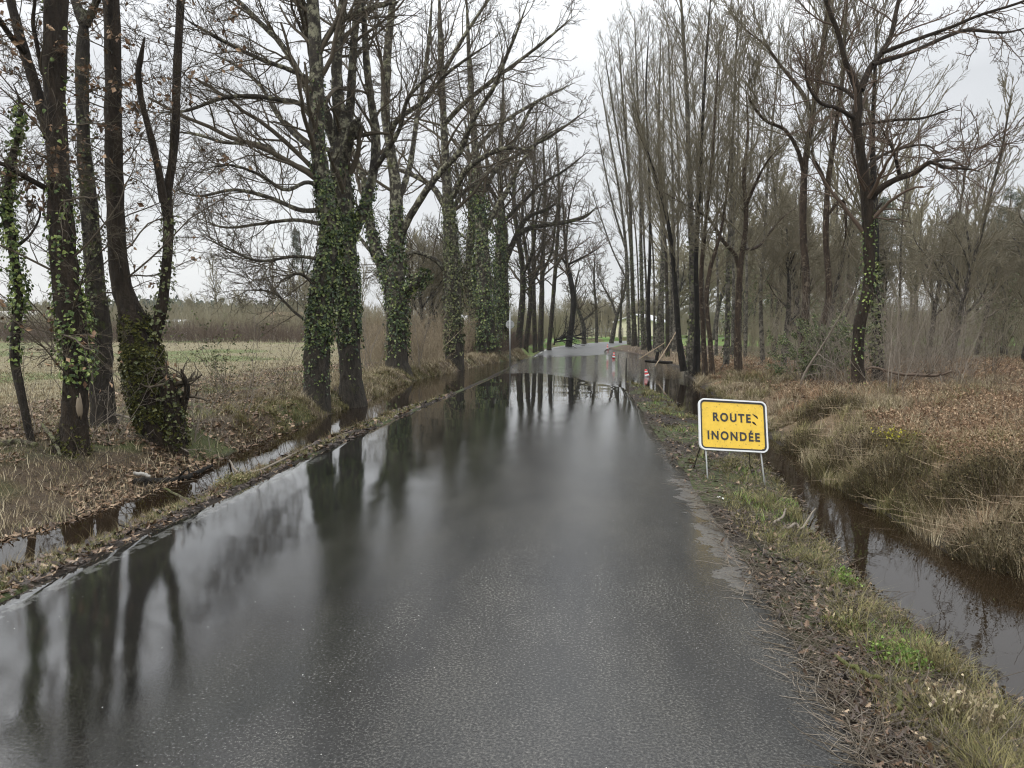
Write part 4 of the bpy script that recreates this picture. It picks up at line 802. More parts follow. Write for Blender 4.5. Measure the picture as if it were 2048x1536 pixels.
def far_pines():
    n = 2600; a = rng.uniform(-.72, -.20, n); Y = rng.uniform(300, 360, n); x = a * Y
    hz = 5.5 + 5 * fb(x, Y * 0, 45, 1); mb = MB(); z = rng.uniform(-1, 1, n) ** 2 * 0 + rng.random(n) * hz * 1.35
    C = np.c_[x, Y, z]; C = np.repeat(C, 8, 0) + rng.normal(0, 1.6, (n * 8, 3)) * [1, 1, .6]
    V, Q = scatter(LEAFQ[0], LEAFQ[1], C, frames(rng.normal(0, 1, C.shape)), rng.uniform(1.2, 3.2, len(C)))
    tag(link('far_woods', npmesh('far_woods', V, Q, smooth=False), M['pine']), kind='stuff')
far_pines()
hm, hn, hb = mat('far_hill_woodland'); hn.links.new(ramp(hn, noise(hn, .06, 6, .7), [(.35, (.035, .045, .035)), (.65, (.075, .08, .055))]), hb.inputs['Base Color']); hb.inputs['Roughness'].default_value = 1
def hills():
    th = np.linspace(-1.3, 1.3, 160); rr = np.array([420, 470, 560, 700]); X = rr[:, None] * np.sin(th); Y = rr[:, None] * np.cos(th)
    Z = np.array([-1, .55, 1, .5])[:, None] * (6 + 9 * fb(th * 60, th * 0, 9, 2))[None]
    idx = np.arange(X.size).reshape(X.shape); Q = np.stack([idx[:-1, :-1], idx[:-1, 1:], idx[1:, 1:], idx[1:, :-1]], -1).reshape(-1, 4)
    tag(link('hills', npmesh('hills', np.stack([X, Y, Z], -1), Q), hm), kind='structure')
hills()

# ------------------------------------------------------------------ grass, litter and small plants
BL = (np.array([[-.5, 0, 0], [.5, 0, 0], [-.38, .16, .5], [.38, .16, .5], [0, .62, 1.0]]))
BQ = np.array([[0, 1, 3, 2]]); BT = np.array([[2, 3, 4]])
def blades(x, y, h, w, m, name, lean=1.0, z=None, spread=None, kind='stuff', parent=None, dirs=None, mb=None):
    n = len(x); z = ground(x, y) - .01 if z is None else z
    a = rng.uniform(0, 2 * np.pi, n) if dirs is None else dirs
    c, s = np.cos(a), np.sin(a); O = np.zeros(n); I = np.ones(n)
    Mx = np.stack([np.stack([c, -s, O], -1), np.stack([s, c, O], -1), np.stack([O, O, I], -1)], 1)
    sz = np.c_[w * np.ones(n), h * lean * rng.uniform(.3, 1.4, n), h * rng.uniform(.6, 1.0, n)]
    V = np.einsum('nij,nmj->nmi', Mx, BL[None] * sz[:, None]) + np.c_[x, y, z][:, None]
    k = (np.arange(n) * 5)[:, None, None]; Q = (BQ[None] + k).reshape(-1, 4); T3 = (BT[None] + k).reshape(-1, 3)
    if mb is not None: mb.add(V, Q, T3); return
    o = link(name, npmesh(name, V.reshape(-1, 3), Q, T3, smooth=True), m, parent)
    return tag(o, kind=kind) if kind else o
def tussocks(nc, per, cx, cy, rad, hmin, hmax, w, m, name, lean=1.1):
    n = nc * per; cx = np.repeat(cx, per); cy = np.repeat(cy, per); a = rng.uniform(0, 2 * np.pi, n); rr = rad * np.sqrt(rng.random(n)) * rng.uniform(.3, 1, n)
    hh = np.repeat(rng.uniform(hmin, hmax, nc), per) * rng.uniform(.5, 1.1, n)
    x = cx + np.cos(a) * rr; y = cy + np.sin(a) * rr
    sc = np.clip(y / 9, .7, 4)
    return blades(x, y, hh, w * sc, m, name, lean, dirs=a - np.pi / 2 + rng.normal(0, .6, n))
def vsamp(n, y0, y1, x0, x1, p=1.6):
    """denser towards the camera"""
    u = rng.random(n); y = (y0 ** (1 - p) + u * (y1 ** (1 - p) - y0 ** (1 - p))) ** (1 / (1 - p)); v = rng.random(n)
    a = x0(y) if callable(x0) else x0; b = x1(y) if callable(x1) else x1; return a + (b - a) * v, y
E = lambda i: (lambda y: edges(y)[i])
def filt(x, y, f): return x[f], y[f]
# right verge
x, y = vsamp(30000, 2.6, 27, lambda y: edges(y)[1] + .12, lambda y: edges(y)[4] + .06, 1.8); f = fb(x, y, .55, 2) > .57; x, y = filt(x, y, f)
blades(x, y, rng.uniform(.02, .085, len(x)), .0035 * np.clip(y / 4, .8, 5), M['grass_moss'], 'verge_grass', 1.1)
cx, cy = vsamp(200, 2.6, 26, lambda y: edges(y)[1] + .3, lambda y: edges(y)[4] + .02, 1.6)
tussocks(200, 70, cx, cy, .13, .06, .2, .0035, M['grass_moss'], 'verge_tussocks', 1.6)
x, y = vsamp(9000, 2.6, 24, lambda y: edges(y)[1] + .3, lambda y: edges(y)[4], 1.8); f = fb(x, y, .5, 3) > .62; x, y = filt(x, y, f)
blades(x, y, rng.uniform(.04, .12, len(x)), .004 * np.clip(y / 4, .8, 4), M['grass_green'], 'green_grass', .9)
# left verge
x, y = vsamp(34000, 3.4, 20.5, lambda y: edges(y)[2] - .03, lambda y: edges(y)[0] - .06, 1.6); f = fb(x, y, .5, 2) > .42; x, y = filt(x, y, f)
blades(x, y, rng.uniform(.02, .075, len(x)), .004 * np.clip(y / 5, .8, 5), M['grass_mix'], 'left_verge_grass', 1.1)
cx, cy = vsamp(90, 4, 20, lambda y: edges(y)[2] - .05, lambda y: edges(y)[0] - .15, 1.6)
tussocks(90, 60, cx, cy, .12, .06, .2, .004, M['grass_olive'], 'left_verge_tussocks')
# left bank and field
x, y = vsamp(60000, 4.5, 40, lambda y: edges(y)[3] - 1.6 - .55 * y, lambda y: edges(y)[3], 1.5); f = (fb(x, y, 1.1, 0) > .45); x, y = filt(x, y, f)
blades(x, y, rng.uniform(.04, .16, len(x)), .004 * np.clip(y / 6, .8, 5), M['grass_dry'], 'bank_grass', 1.2)
x, y = vsamp(26000, 5, 30, lambda y: edges(y)[3] - 4.5, lambda y: edges(y)[3], 1.5); f = (fb(x, y, 1.1, 0) < .50); x, y = filt(x, y, f)
blades(x, y, rng.uniform(.03, .12, len(x)), .004 * np.clip(y / 6, .8, 5), M['grass_mix'], 'bank_turf', 1.2)
x, y = vsamp(90000, 11, 80, lambda y: -.78 * y, lambda y: np.minimum(edges(y)[3] - 2.5, -.07 * y - 2.0), 1.3); g = fb(x, y, 6, 1)
f = (g < .52) & (rng.random(len(g)) < .5); blades(*filt(x, y, f), rng.uniform(.03, .10, f.sum()) * 1.2, .004 * np.clip(y[f] / 6, 1, 12), M['grass_dry'], 'field_grass', 1.2)
f = g >= .50; blades(*filt(x, y, f), rng.uniform(.03, .09, f.sum()), .004 * np.clip(y[f] / 6, 1, 12), M['grass_olive'], 'field_turf', 1.2)
cx, cy = area(700, lambda y: edges(y)[3] - 1.8, lambda y: edges(y)[3] + .05, 15, 48)
tussocks(700, 60, cx, cy, .25, .08, .32, .0035, M['grass_dry'], 'far_bank_grass', 1.3)
cx, cy = area(420, lambda y: edges(y)[3] - 1.2, lambda y: edges(y)[3] + .05, 12, 30)
tussocks(420, 60, cx, cy, .2, .06, .2, .0035, M['grass_moss'], 'far_bank_turf', 1.3)
# right bank: long bleached grass, dead bracken, heather
bank_r = lambda k: (lambda y: edges(y)[5] + k)
cx, cy = vsamp(1500, 3.6, 32, bank_r(-.04), lambda y: edges(y)[5] + 2.0 + .45 * y, 1.25); f = fb(cx, cy, 2.2, 1) > .42; cx, cy = filt(cx, cy, f)
tussocks(len(cx), 110, cx, cy, .2, .12, .38, .0042, M['grass_dry'], 'bleached_grass')
cx, cy = vsamp(900, 3.6, 30, bank_r(.0), lambda y: edges(y)[5] + 1.3 + .22 * y, 1.25); f = fb(cx, cy, 2.2, 1) < .56; cx, cy = filt(cx, cy, f)
tussocks(len(cx), 90, cx, cy, .2, .14, .42, .0042, M['grass_moss'], 'olive_grass')
cx, cy = vsamp(1500, 4, 34, bank_r(.3), lambda y: edges(y)[5] + 2.0 + .5 * y, 1.3); f = fb(cx, cy, 2.6, 3) > .52; cx, cy = filt(cx, cy, f)
tussocks(len(cx), 80, cx, cy, .25, .08, .30, .0045, M['grass_rust'], 'rusty_grass', 1.6)
x, y = vsamp(70000, 5.5, 60, lambda y: edges(y)[5] + .2, lambda y: .72 * y + 3, 1.35); f = fb(x, y, 3.5, 2) > .44; x, y = filt(x, y, f)
blades(x, y, rng.uniform(.05, .22, len(x)), .0048 * np.clip(y / 7, .8, 7), M['grass_dry'], 'heath_grass', 1.7)
x, y = vsamp(150000, 5.0, 40, lambda y: edges(y)[5] + .9, lambda y: .72 * y + 2, 1.35); f = (fb(x, y, 3.0, 3) > .47) | ((x > .42 * y + 1.2) & (y > 7) & (y < 17) & (fb(x, y, 1.2, 1) > .4)); x, y = filt(x, y, f)
pos = np.c_[x, y, ground(x, y) + rng.random(len(x)) * .20]
V, Q = scatter(LEAFQ[0], LEAFQ[1], pos, frames(rng.normal(0, 1, pos.shape) + [0, 0, .8]), np.c_[np.ones(len(x)), rng.uniform(.25, .7, len(x)), np.ones(len(x))] * rng.uniform(.03, .085, len(x))[:, None] * np.clip(y / 12, .7, 1.8)[:, None])
tag(link('dead_bracken', npmesh('dead_bracken', V, Q, smooth=False), M['bracken']), kind='stuff')
# fallen leaves
def leaves(x, y, m, name, near=9.0, size=(.05, .10), lift=.012):
    z = ground(x, y) + lift * rng.random(len(x)) * 2; z = np.maximum(z, np.where(y < 20, WATER + .004, -9)); z = np.where((x > edges(y)[0]) & (x < edges(y)[1]), zroad(y, x - xc(y)) + .006, z)
    nv = rng.normal(0, .38, (len(x), 3)) + [0, 0, 1]; P = np.c_[x, y, z]; f = y < near; mb = MB(); s = rng.uniform(*size, len(x))
    V, T3 = scatter(OAKT[0], OAKT[1], P[f], frames(nv[f]), s[f]); mb.add(V, None, T3)
    V, Q = scatter(LEAFQ[0], LEAFQ[1], P[~f], frames(nv[~f]), s[~f] * 1.3); mb.add(V, Q)
    tag(link(name, mb.mesh(name, False), m), kind='stuff')
x, y = vsamp(8000, 2.6, 24, lambda y: edges(y)[1] - .12, lambda y: edges(y)[4] + .1, 1.8); f = (fb(x, y, .7, 1) > .40) & ((x > edges(y)[1]) | (rng.random(len(x)) < .25)); leaves(*filt(x, y, f), M['litter_wet'], 'wet_leaf_litter', size=(.02, .062))
x, y = vsamp(52000, 4.5, 30, lambda y: edges(y)[3] - 5.5, lambda y: edges(y)[3] + .05, 1.5); f = fb(x, y, 1.5, 3) > .40; leaves(*filt(x, y, f), M['litter'], 'fallen_leaves', size=(.035, .078))
x, y = vsamp(4500, 3.5, 20, lambda y: edges(y)[2] - .03, lambda y: edges(y)[0] + .04, 1.7); leaves(x, y, M['litter_wet'], 'left_verge_leaves', size=(.03, .08))
x, y = vsamp(9000, 4, 22, bank_r(.15), bank_r(2.2), 1.5); f = fb(x, y, 1.2, 0) > .5; leaves(*filt(x, y, f), M['litter'], 'bank_leaves', size=(.035, .08))
# twigs lying about
def lying(n, y0, y1, x0, x1, lmin, lmax, r, m, name, p=1.7, zoff=.01):
    x, y = vsamp(n, y0, y1, x0, x1, p); a = rng.uniform(0, np.pi, n); d = np.c_[np.cos(a), np.sin(a), rng.normal(0, .08, n)]
    z = ground(x, y) + zoff; z = np.where((x > edges(y)[0]) & (x < edges(y)[1]), zroad(y, x - xc(y)) + .008, z)
    P, Rr = growN(np.c_[x, y, z], d, rng.uniform(lmin, lmax, n), r * rng.uniform(.5, 1.5, n), 4, .18, -.02); P[..., 2] = np.maximum(P[..., 2], z[:, None] - .01)
    V, Q = sweep(P, Rr, 4); tag(link(name, npmesh(name, V, Q), m), kind='stuff')
lying(4200, 2.6, 22, lambda y: edges(y)[1] - .12, lambda y: edges(y)[4], .04, .32, .0025, M['twig'], 'twig_litter')
lying(1800, 2.6, 14, lambda y: edges(y)[1] - .2, lambda y: edges(y)[4], .05, .25, .002, M['twig_pale'], 'straw_litter')
lying(1300, 4.5, 24, lambda y: edges(y)[3] - 4, lambda y: edges(y)[3], .1, .6, .004, M['twig'], 'bank_twigs')
lying(5200, 3.8, 26, bank_r(.1), lambda y: edges(y)[5] + 1.5 + .4 * y, .12, .5, .0022, M['wood_pale'], 'dead_straw', 1.3, .07)
thicket('bracken_stalks', *area(2600, lambda y: edges(y)[5] + .2, lambda y: edges(y)[5] + 1.5 + .42 * y, 4, 26), .25, .8, .003, [(4, 3)], M['twig_red'], lean=.5, ang=(25, 70), wa=.2)
# brush on the left bank: thin bare shrubs one can tell apart
def bare_bush(px, py, n, h, label, m='twig', name='bare_bush', lean=.25, r0=.006, ang=(20, 50), leafn=0, lm='shrub', kids=((5, 5), (4, 4)), group=None, dead=False, rad=.12, wa=.14):
    p = hit(px, py); root = thing(name, label, 'bush', p, group)
    d = rng.normal(0, lean, (n, 3)); d[:, 2] = 1; s = np.c_[rng.normal(0, rad, (n, 2)), np.full(n, -.05)]
    P, Rr = growN(s, d, h * rng.uniform(.6, 1.1, n), np.full(n, r0), 7, wa * .6, .02); mb = MB(); V, Q = sweep(P, Rr, 5); mb.add(V, Q)
    link('stem', mb.mesh('stem'), M[m], root); mb = MB()
    for k, K in kids:
        s, d2, Ln, r = spawn(P, Rr, k, .2, 1, ang[0], ang[1], -.5, .65, .0022); P, Rr = growN(s, d2, Ln, r, K, wa, .02); V, Q = sweep(P, Rr, 3); mb.add(V, Q)
    link('twigs', mb.mesh('twigs'), M[m], root)
    if leafn:
        C = P.reshape(-1, 3); C = C[rng.integers(len(C), size=leafn)] + rng.normal(0, .03, (leafn, 3))
        V, Q = scatter(LEAFQ[0], LEAFQ[1], C, frames(rng.normal(0, 1, C.shape)), rng.uniform(.03, .07, leafn)); link('foliage', npmesh('foliage', V, Q, smooth=False), M[lm], root)
    return root
bare_bush(490, 830, 7, 2.0, 'wispy bare bush with arching stems between the stump and the ivied pair', 'twig_pale', lean=.4)
bare_bush(440, 800, 8, 1.5, 'low greenish bush on the field edge behind the wispy bare one', 'twig', leafn=500, lm='ivy_olive', lean=.4)
bare_bush(560, 800, 6, 1.6, 'bare bush closest to the ivied pair, on the field edge', 'twig', lean=.4)
bare_bush(395, 890, 9, 1.3, 'tangled pale briar spilling over the broken stump', 'twig_pale', lean=.7, wa=.3)
bare_bush(205, 880, 9, 1.6, 'tangled pale briar climbing the greenish mossy trunk', 'twig_pale', lean=.4, wa=.3)
bare_bush(150, 940, 8, .9, 'fallen twig tangle at the foot of the scarred oak', 'twig', lean=1.2, wa=.3)
bare_bush(60, 870, 6, 1.2, 'thin bare saplings beside the slim ivy stem', 'twig_pale', lean=.3)
bare_bush(745, 745, 9, 3.2, 'tall pale brush between the ivied pair and the forked oak', 'twig_pale', lean=.2, r0=.01)
bare_bush(835, 740, 9, 3.4, 'tall pale brush leaning on the forked oak', 'twig_pale', lean=.2, r0=.01)
bare_bush(1790, 790, 10, 2.6, 'pale bare bush beside the dark crooked oak', 'twig_pale', lean=.35, r0=.008)
bare_bush(1850, 760, 10, 3.0, 'wide grey bare bush in the dry grass left of the wood', 'twig', lean=.4, r0=.009)
bare_bush(1560, 745, 9, 1.6, 'low grey briar between the clump and the evergreen bush', 'twig_pale', lean=.6, r0=.006)
bare_bush(1500, 742, 9, 1.3, 'low grey briar at the foot of the crooked fork tree', 'twig_pale', lean=.6, r0=.006)
bare_bush(1640, 772, 26, 1.9, 'leafy evergreen bush in front of the split barked trunks', 'twig', name='evergreen_bush', lean=.36, leafn=13000, r0=.01, rad=.3)
bare_bush(1985, 750, 9, 2.6, 'bare bush in the pale grass before the wood', 'twig', lean=.4, r0=.009)
# heather clumps along the right ditch
def clump(px, py, rad, h, label, m, name, cat, n=2600, w=.004, lean=.7, group=None, flower=0):
    p = hit(px, py); n = int(n); a = rng.uniform(0, 2 * np.pi, n); r = rad * np.sqrt(rng.random(n)); x = p[0] + np.cos(a) * r; y = p[1] + np.sin(a) * r
    hh = h * (1 - .55 * (r / rad) ** 2) * rng.uniform(.35, 1, n) * (.6 + .8 * vnoise(x, y, .12)); z = ground(x, y) - .01
    mb = MB(); blades(x - p[0], y - p[1], hh, w, None, '', lean, z=z - p[2], dirs=a - np.pi / 2 + rng.normal(0, .8, n), mb=mb)
    k = rng.integers(n, size=n); q = np.c_[x[k] - p[0], y[k] - p[1], z[k] - p[2] + hh[k] * rng.random(n)] + rng.normal(0, .02, (n, 3))
    V, Q = scatter(LEAFQ[0], LEAFQ[1], q, frames(rng.normal(0, 1, q.shape)), rng.uniform(.01, .03, n)); mb.add(V, Q)
    root = tag(link(name, mb.mesh(name), M[m]), label, cat, group); root.location = p
    if flower:
        q = q[np.argsort(-q[:, 2])[:flower * 3]][rng.integers(flower * 3, size=flower)] + rng.normal(0, .02, (flower, 3))
        V, Q = scatter(LEAFQ[0], LEAFQ[1], q, frames(rng.normal(0, 1, q.shape)), rng.uniform(.02, .04, flower)); link('flowers', npmesh('flowers', V, Q, smooth=False), M['gorse'], root)
    return root
hg = 'heather clumps along the ditch'
clump(1590, 905, .42, .42, 'dark heather clump right behind the flood warning sign', 'heather', 'heather_bush', 'heather', group=hg)
clump(1680, 930, .40, .42, 'dark heather clump one step beyond the sign, under the yellow gorse', 'heather', 'heather_bush', 'heather', group=hg)
clump(1770, 975, .42, .46, 'tall olive heather clump leaning over the ditch water', 'heather', 'heather_bush', 'heather', group=hg, n=3200)
clump(1890, 1010, .45, .50, 'broad heather clump in the middle of the ditch bank', 'heather', 'heather_bush', 'heather', group=hg, n=3400)
clump(1960, 1000, .42, .52, 'tall heather clump near the frame edge above the brown tuft', 'heather', 'heather_bush', 'heather', group=hg, n=3000)
clump(1660, 820, .5, .4, 'faded heather clump at the foot of the dark crooked oak', 'heather', 'heather_bush', 'heather', group=hg)
clump(2000, 1120, .38, .30, 'low brown heather clump overhanging the nearest ditch bend', 'heather', 'heather_bush', 'heather', group=hg, n=3000)
clump(1775, 900, .34, .26, 'small gorse bush with yellow flowers on the ditch bank', 'grass_olive', 'gorse_bush', 'gorse', flower=260)
clump(1690, 1168, .085, .12, 'bright green grass tuft on the verge in front of the ditch', 'grass_green', 'grass_tuft', 'grass tuft', n=260, lean=.5)
clump(1800, 1320, .17, .10, 'vivid green patch of young grass on the near verge', 'grass_green', 'grass_tuft', 'grass tuft', n=900, lean=.8)
clump(1880, 1335, .13, .24, 'tall thin rushes standing behind the vivid green grass patch', 'grass_olive', 'grass_tuft', 'grass tuft', n=200, lean=.35)
clump(1690, 1260, .14, .15, 'yellowish grass tuft beside the road litter', 'grass_mix', 'grass_tuft', 'grass tuft', n=260, lean=.8)
clump(1930, 1440, .16, .26, 'wiry dead grass tuft closest to the frame corner', 'grass_dry', 'grass_tuft', 'grass tuft', n=260, lean=.8)
clump(1985, 1290, .12, .30, 'thin reeds standing in the near ditch water', 'grass_mix', 'grass_tuft', 'grass tuft', n=120, lean=.3)
clump(1660, 1075, .10, .16, 'small rush tuft growing out of the ditch water', 'grass_olive', 'grass_tuft', 'grass tuft', n=140, lean=.5)
clump(465, 965, .2, .14, 'yellow grass tuft on the left verge beside the floating log', 'grass_mix', 'grass_tuft', 'grass tuft', n=900, lean=.9)
clump(600, 985 - 170, .3, .12, 'yellowish tuft on the bank below the ivied pair', 'grass_mix', 'grass_tuft', 'grass tuft', n=700, lean=.9)

# ------------------------------------------------------------------ dead wood
def stick(name, label, pts, m, dz=.02, K=14, jit=.004, kids=None, zs=None, cat='branch', group=None, rough=0):
    rows = []
    for i, p in enumerate(pts):
        q = hit(p[0], p[1]) if zs is None else at(p[0], p[1], zs[i]); q = q.copy()
        if zs is None:
            y = q[1]; inroad = edges(y)[0] < q[0] < edges(y)[1]; q[2] = max(q[2], WATER, zroad(y, q[0] - xc(y)) if inroad else -9) + dz
        rows.append([*q, p[2] * .5 * q[1] / F])
    A = rs(rows, K); P, Rr = A[:, :3], A[:, 3]; P[1:-1] += rng.normal(0, jit, P[1:-1].shape); base = P[0].copy()
    mb = MB(); mb.tube(P - base, Rr, 8)
    if kids: branches((P - base)[None], Rr[None], kids, mb)
    o = tag(link(name, mb.mesh(name), m), label, cat, group); o.location = base; return o
SM = [(7, .15, .95, 30, 70, -.28, .5, .004, 5, .2, .0, 4), (4, .2, 1, 30, 60, -.5, .6, .0025, 4, .2, 0, 3)]
M['lichen_wood'] = bark('lichen_branch', (.11, .09, .06), (.30, .30, .17), (.20, .21, .07), .5, .5, 3)
stick('fallen_branch', 'lichen covered stick lying across the near verge', [(1670, 1322, 7), (1712, 1350, 10), (1760, 1368, 10), (1822, 1372, 8)], M['lichen_wood'], .03)
stick('fallen_branch', 'small cut stick end near the frame corner', [(1800, 1395, 9), (1800, 1430, 11)], M['lichen_wood'], .03)
stick('fallen_branch', 'pale split wood chip by the road edge', [(1808, 1468, 6), (1852, 1490, 9)], M['wood_pale'], .02)
stick('fallen_branch', 'pale forked stick on the verge past the rush tuft', [(1575, 1066, 6), (1592, 1056, 6), (1604, 1064, 5), (1630, 1070, 3)], M['twig_pale'], .04)
stick('fallen_branch', 'bent pale stick between road and ditch water', [(1548, 1060, 5), (1566, 1044, 5), (1572, 1030, 3)], M['twig_pale'], .06)
stick('fallen_branch', 'long dark twig bundle along the litter line', [(1540, 1122, 5), (1590, 1130, 5), (1640, 1136, 3)], M['bark_oak'], .03)
stick('fallen_branch', 'thin dark twig pointing at the grass tuft', [(1500, 1075, 4), (1545, 1130, 5), (1600, 1175, 4)], M['bark_oak'], .02)
stick('floating_log', 'black soaked log lying in the left ditch', [(268, 968, 14), (310, 968, 15), (370, 970, 11), (425, 968, 6)], M['bark_black'], .03, jit=.01, kids=SM, cat='log')
stick('birch_log', 'short white birch log on the bank above the black log', [(268, 955, 7), (285, 957, 8), (300, 962, 7)], M['birch'], .05, cat='log')
stick('fallen_branch', 'long thin pale branch arching down the bank from the stump', [(175, 852, 4), (240, 846, 5), (300, 872, 5), (345, 905, 4), (378, 922, 3)], M['twig_pale'], .12, kids=SM)
stick('fallen_branch', 'lichen branch leaning against the foot of the scarred oak', [(85, 862, 5), (100, 885, 7), (112, 905, 7), (122, 928, 6)], M['lichen_wood'], .1)
stick('fallen_log', 'mossy log lying beside the slim ivy stem', [(0, 898, 13), (40, 893, 11), (75, 900, 10)], M['lichen_wood'], .06, cat='log')
stick('fallen_branch', 'branch lying along the left road edge', [(330, 1015, 4), (380, 1003, 5), (425, 996, 4)], M['lichen_wood'], .02)
stick('fallen_branch', 'thin branch lying along the road edge below the ivied pair', [(460, 962, 4), (500, 950, 5), (640, 885, 4), (690, 875, 3)], M['twig_pale'], .02)
d = 17.2
stick('fallen_branch', 'long crooked dead branch held above the grass right of the dark oak', [(1732, 738, 4), (1750, 735, 5), (1800, 748, 6), (1845, 750, 6), (1880, 750, 5), (1905, 742, 3)], M['twig_red'], kids=SM, zs=[d, d, d - .2, d - .4, d - .5, d - .6])
stick('fallen_branch', 'dead branch dropping from the crooked dead branch to the grass', [(1880, 750, 4), (1882, 765, 3), (1876, 780, 3)], M['twig_pale'], zs=[d - .5, d - .6, d - .8])
stick('dead_stem', 'bare grey stem leaning left in front of the evergreen bush', [(1600, 775, 5), (1610, 745, 5), (1640, 700, 4), (1675, 640, 3), (1705, 590, 1.5)], M['twig_pale'], kids=SM, zs=[17.5, 17.5, 17.3, 17, 16.8])
stick('leaning_pole', 'pale bare pole leaning from the water onto the trunks', [(1310, 732, 2), (1330, 702, 2), (1352, 664, 1.6)], M['wood_pale'], zs=[31, 31.5, 32], cat='branch')
stick('leaning_pole', 'second pale pole leaning lower beside the first', [(1278, 718, 1.6), (1300, 704, 1.6), (1330, 685, 1.6)], M['wood_pale'], zs=[38, 38, 38], cat='branch')
stick('fallen_log', 'dark log floating at the flooded bank', [(1290, 722, 5), (1320, 724, 6), (1345, 725, 5)], M['bark_black'], zs=[34.5, 34.5, 34.5], cat='log')
stick('tree_stump', 'dark broken stump on the flooded bank', [(1313, 722, 8), (1314, 712, 7), (1316, 704, 6)], M['bark_black'], zs=[37, 37, 37], cat='stump')
stick('fallen_tree', 'toppled dark tree lying beside the road at the bend', [(1108, 690, 3), (1112, 679, 3.5), (1130, 675, 3.5), (1150, 672, 3), (1168, 667, 2)], M['bark_black'], zs=[64, 64, 64, 65, 66], cat='tree',
      kids=[(34, .1, .98, 20, 70, 3.4, .5, .015, 6, .12, .06, 4), (5, .2, 1, 30, 60, -.5, .6, .012, 4, .2, .0, 3)])
stick('fallen_tree', 'second toppled limb crossing the first at the bend', [(1110, 684, 3), (1135, 680, 3), (1168, 676, 2)], M['bark_black'], zs=[63, 63, 64], cat='branch')
# pale stones on the verge
def stone(px, py, r, label):
    p = hit(px, py); n = 10; th = np.linspace(0, np.pi, 6)[:, None]; ph = np.arange(n) * 2 * np.pi / n
    V = np.stack([np.sin(th) * np.cos(ph), np.sin(th) * np.sin(ph), np.cos(th) * np.ones(n) * .6], -1) * (1 + .12 * rng.normal(0, 1, (6, n, 1))) * r
    idx = np.arange(6 * n).reshape(6, n); nx = np.roll(idx, -1, 1); Q = np.stack([idx[:-1], nx[:-1], nx[1:], idx[1:]], -1).reshape(-1, 4)
    o = tag(link('stone', npmesh('stone', V, Q), M['plaster_w']), label, 'stone', 'pale stones on the verge'); o.location = (p[0], p[1], p[2] + r * .4)
stone(1438, 997, .022, 'pale stone nearer the road, in front of the sign'); stone(1447, 999, .018, 'pale stone nearer the ditch, in front of the sign')

# ------------------------------------------------------------------ flood warning sign
def rrect(w, h, r, n=6):
    P = []
    for cx, cy, a0 in ((w / 2 - r, h / 2 - r, 0), (-w / 2 + r, h / 2 - r, 90), (-w / 2 + r, -h / 2 + r, 180), (w / 2 - r, -h / 2 + r, 270)):
        for i in range(n + 1): a = R_(a0 + 90 * i / n); P.append((cx + r * math.cos(a), cy + r * math.sin(a)))
    return np.array(P)
def plate(w, h, r, y0, y1):
    """rounded slab facing -Y"""
    A = rrect(w, h, r); n = len(A); V = [(x, y0, z) for x, z in A] + [(x, y1, z) for x, z in A] + [(0, y0, 0), (0, y1, 0)]
    Q = [[i, (i + 1) % n, n + (i + 1) % n, n + i] for i in range(n)]; T3 = [[2 * n, (i + 1) % n, i] for i in range(n)] + [[2 * n + 1, n + i, n + (i + 1) % n] for i in range(n)]
    return V, Q, T3
def ringplate(w, h, r, t, y0, y1):
    A = rrect(w, h, r); B = rrect(w - 2 * t, h - 2 * t, max(r - t, .005)); n = len(A)
    V = [(x, y0, z) for x, z in A] + [(x, y0, z) for x, z in B] + [(x, y1, z) for x, z in A] + [(x, y1, z) for x, z in B]
    Q = []
    for i in range(n):
        j = (i + 1) % n; Q += [[i, j, n + j, n + i], [2 * n + i, 3 * n + i, 3 * n + j, 2 * n + j], [i, 2 * n + i, 2 * n + j, j], [n + i, n + j, 3 * n + j, 3 * n + i]]
    return V, Q
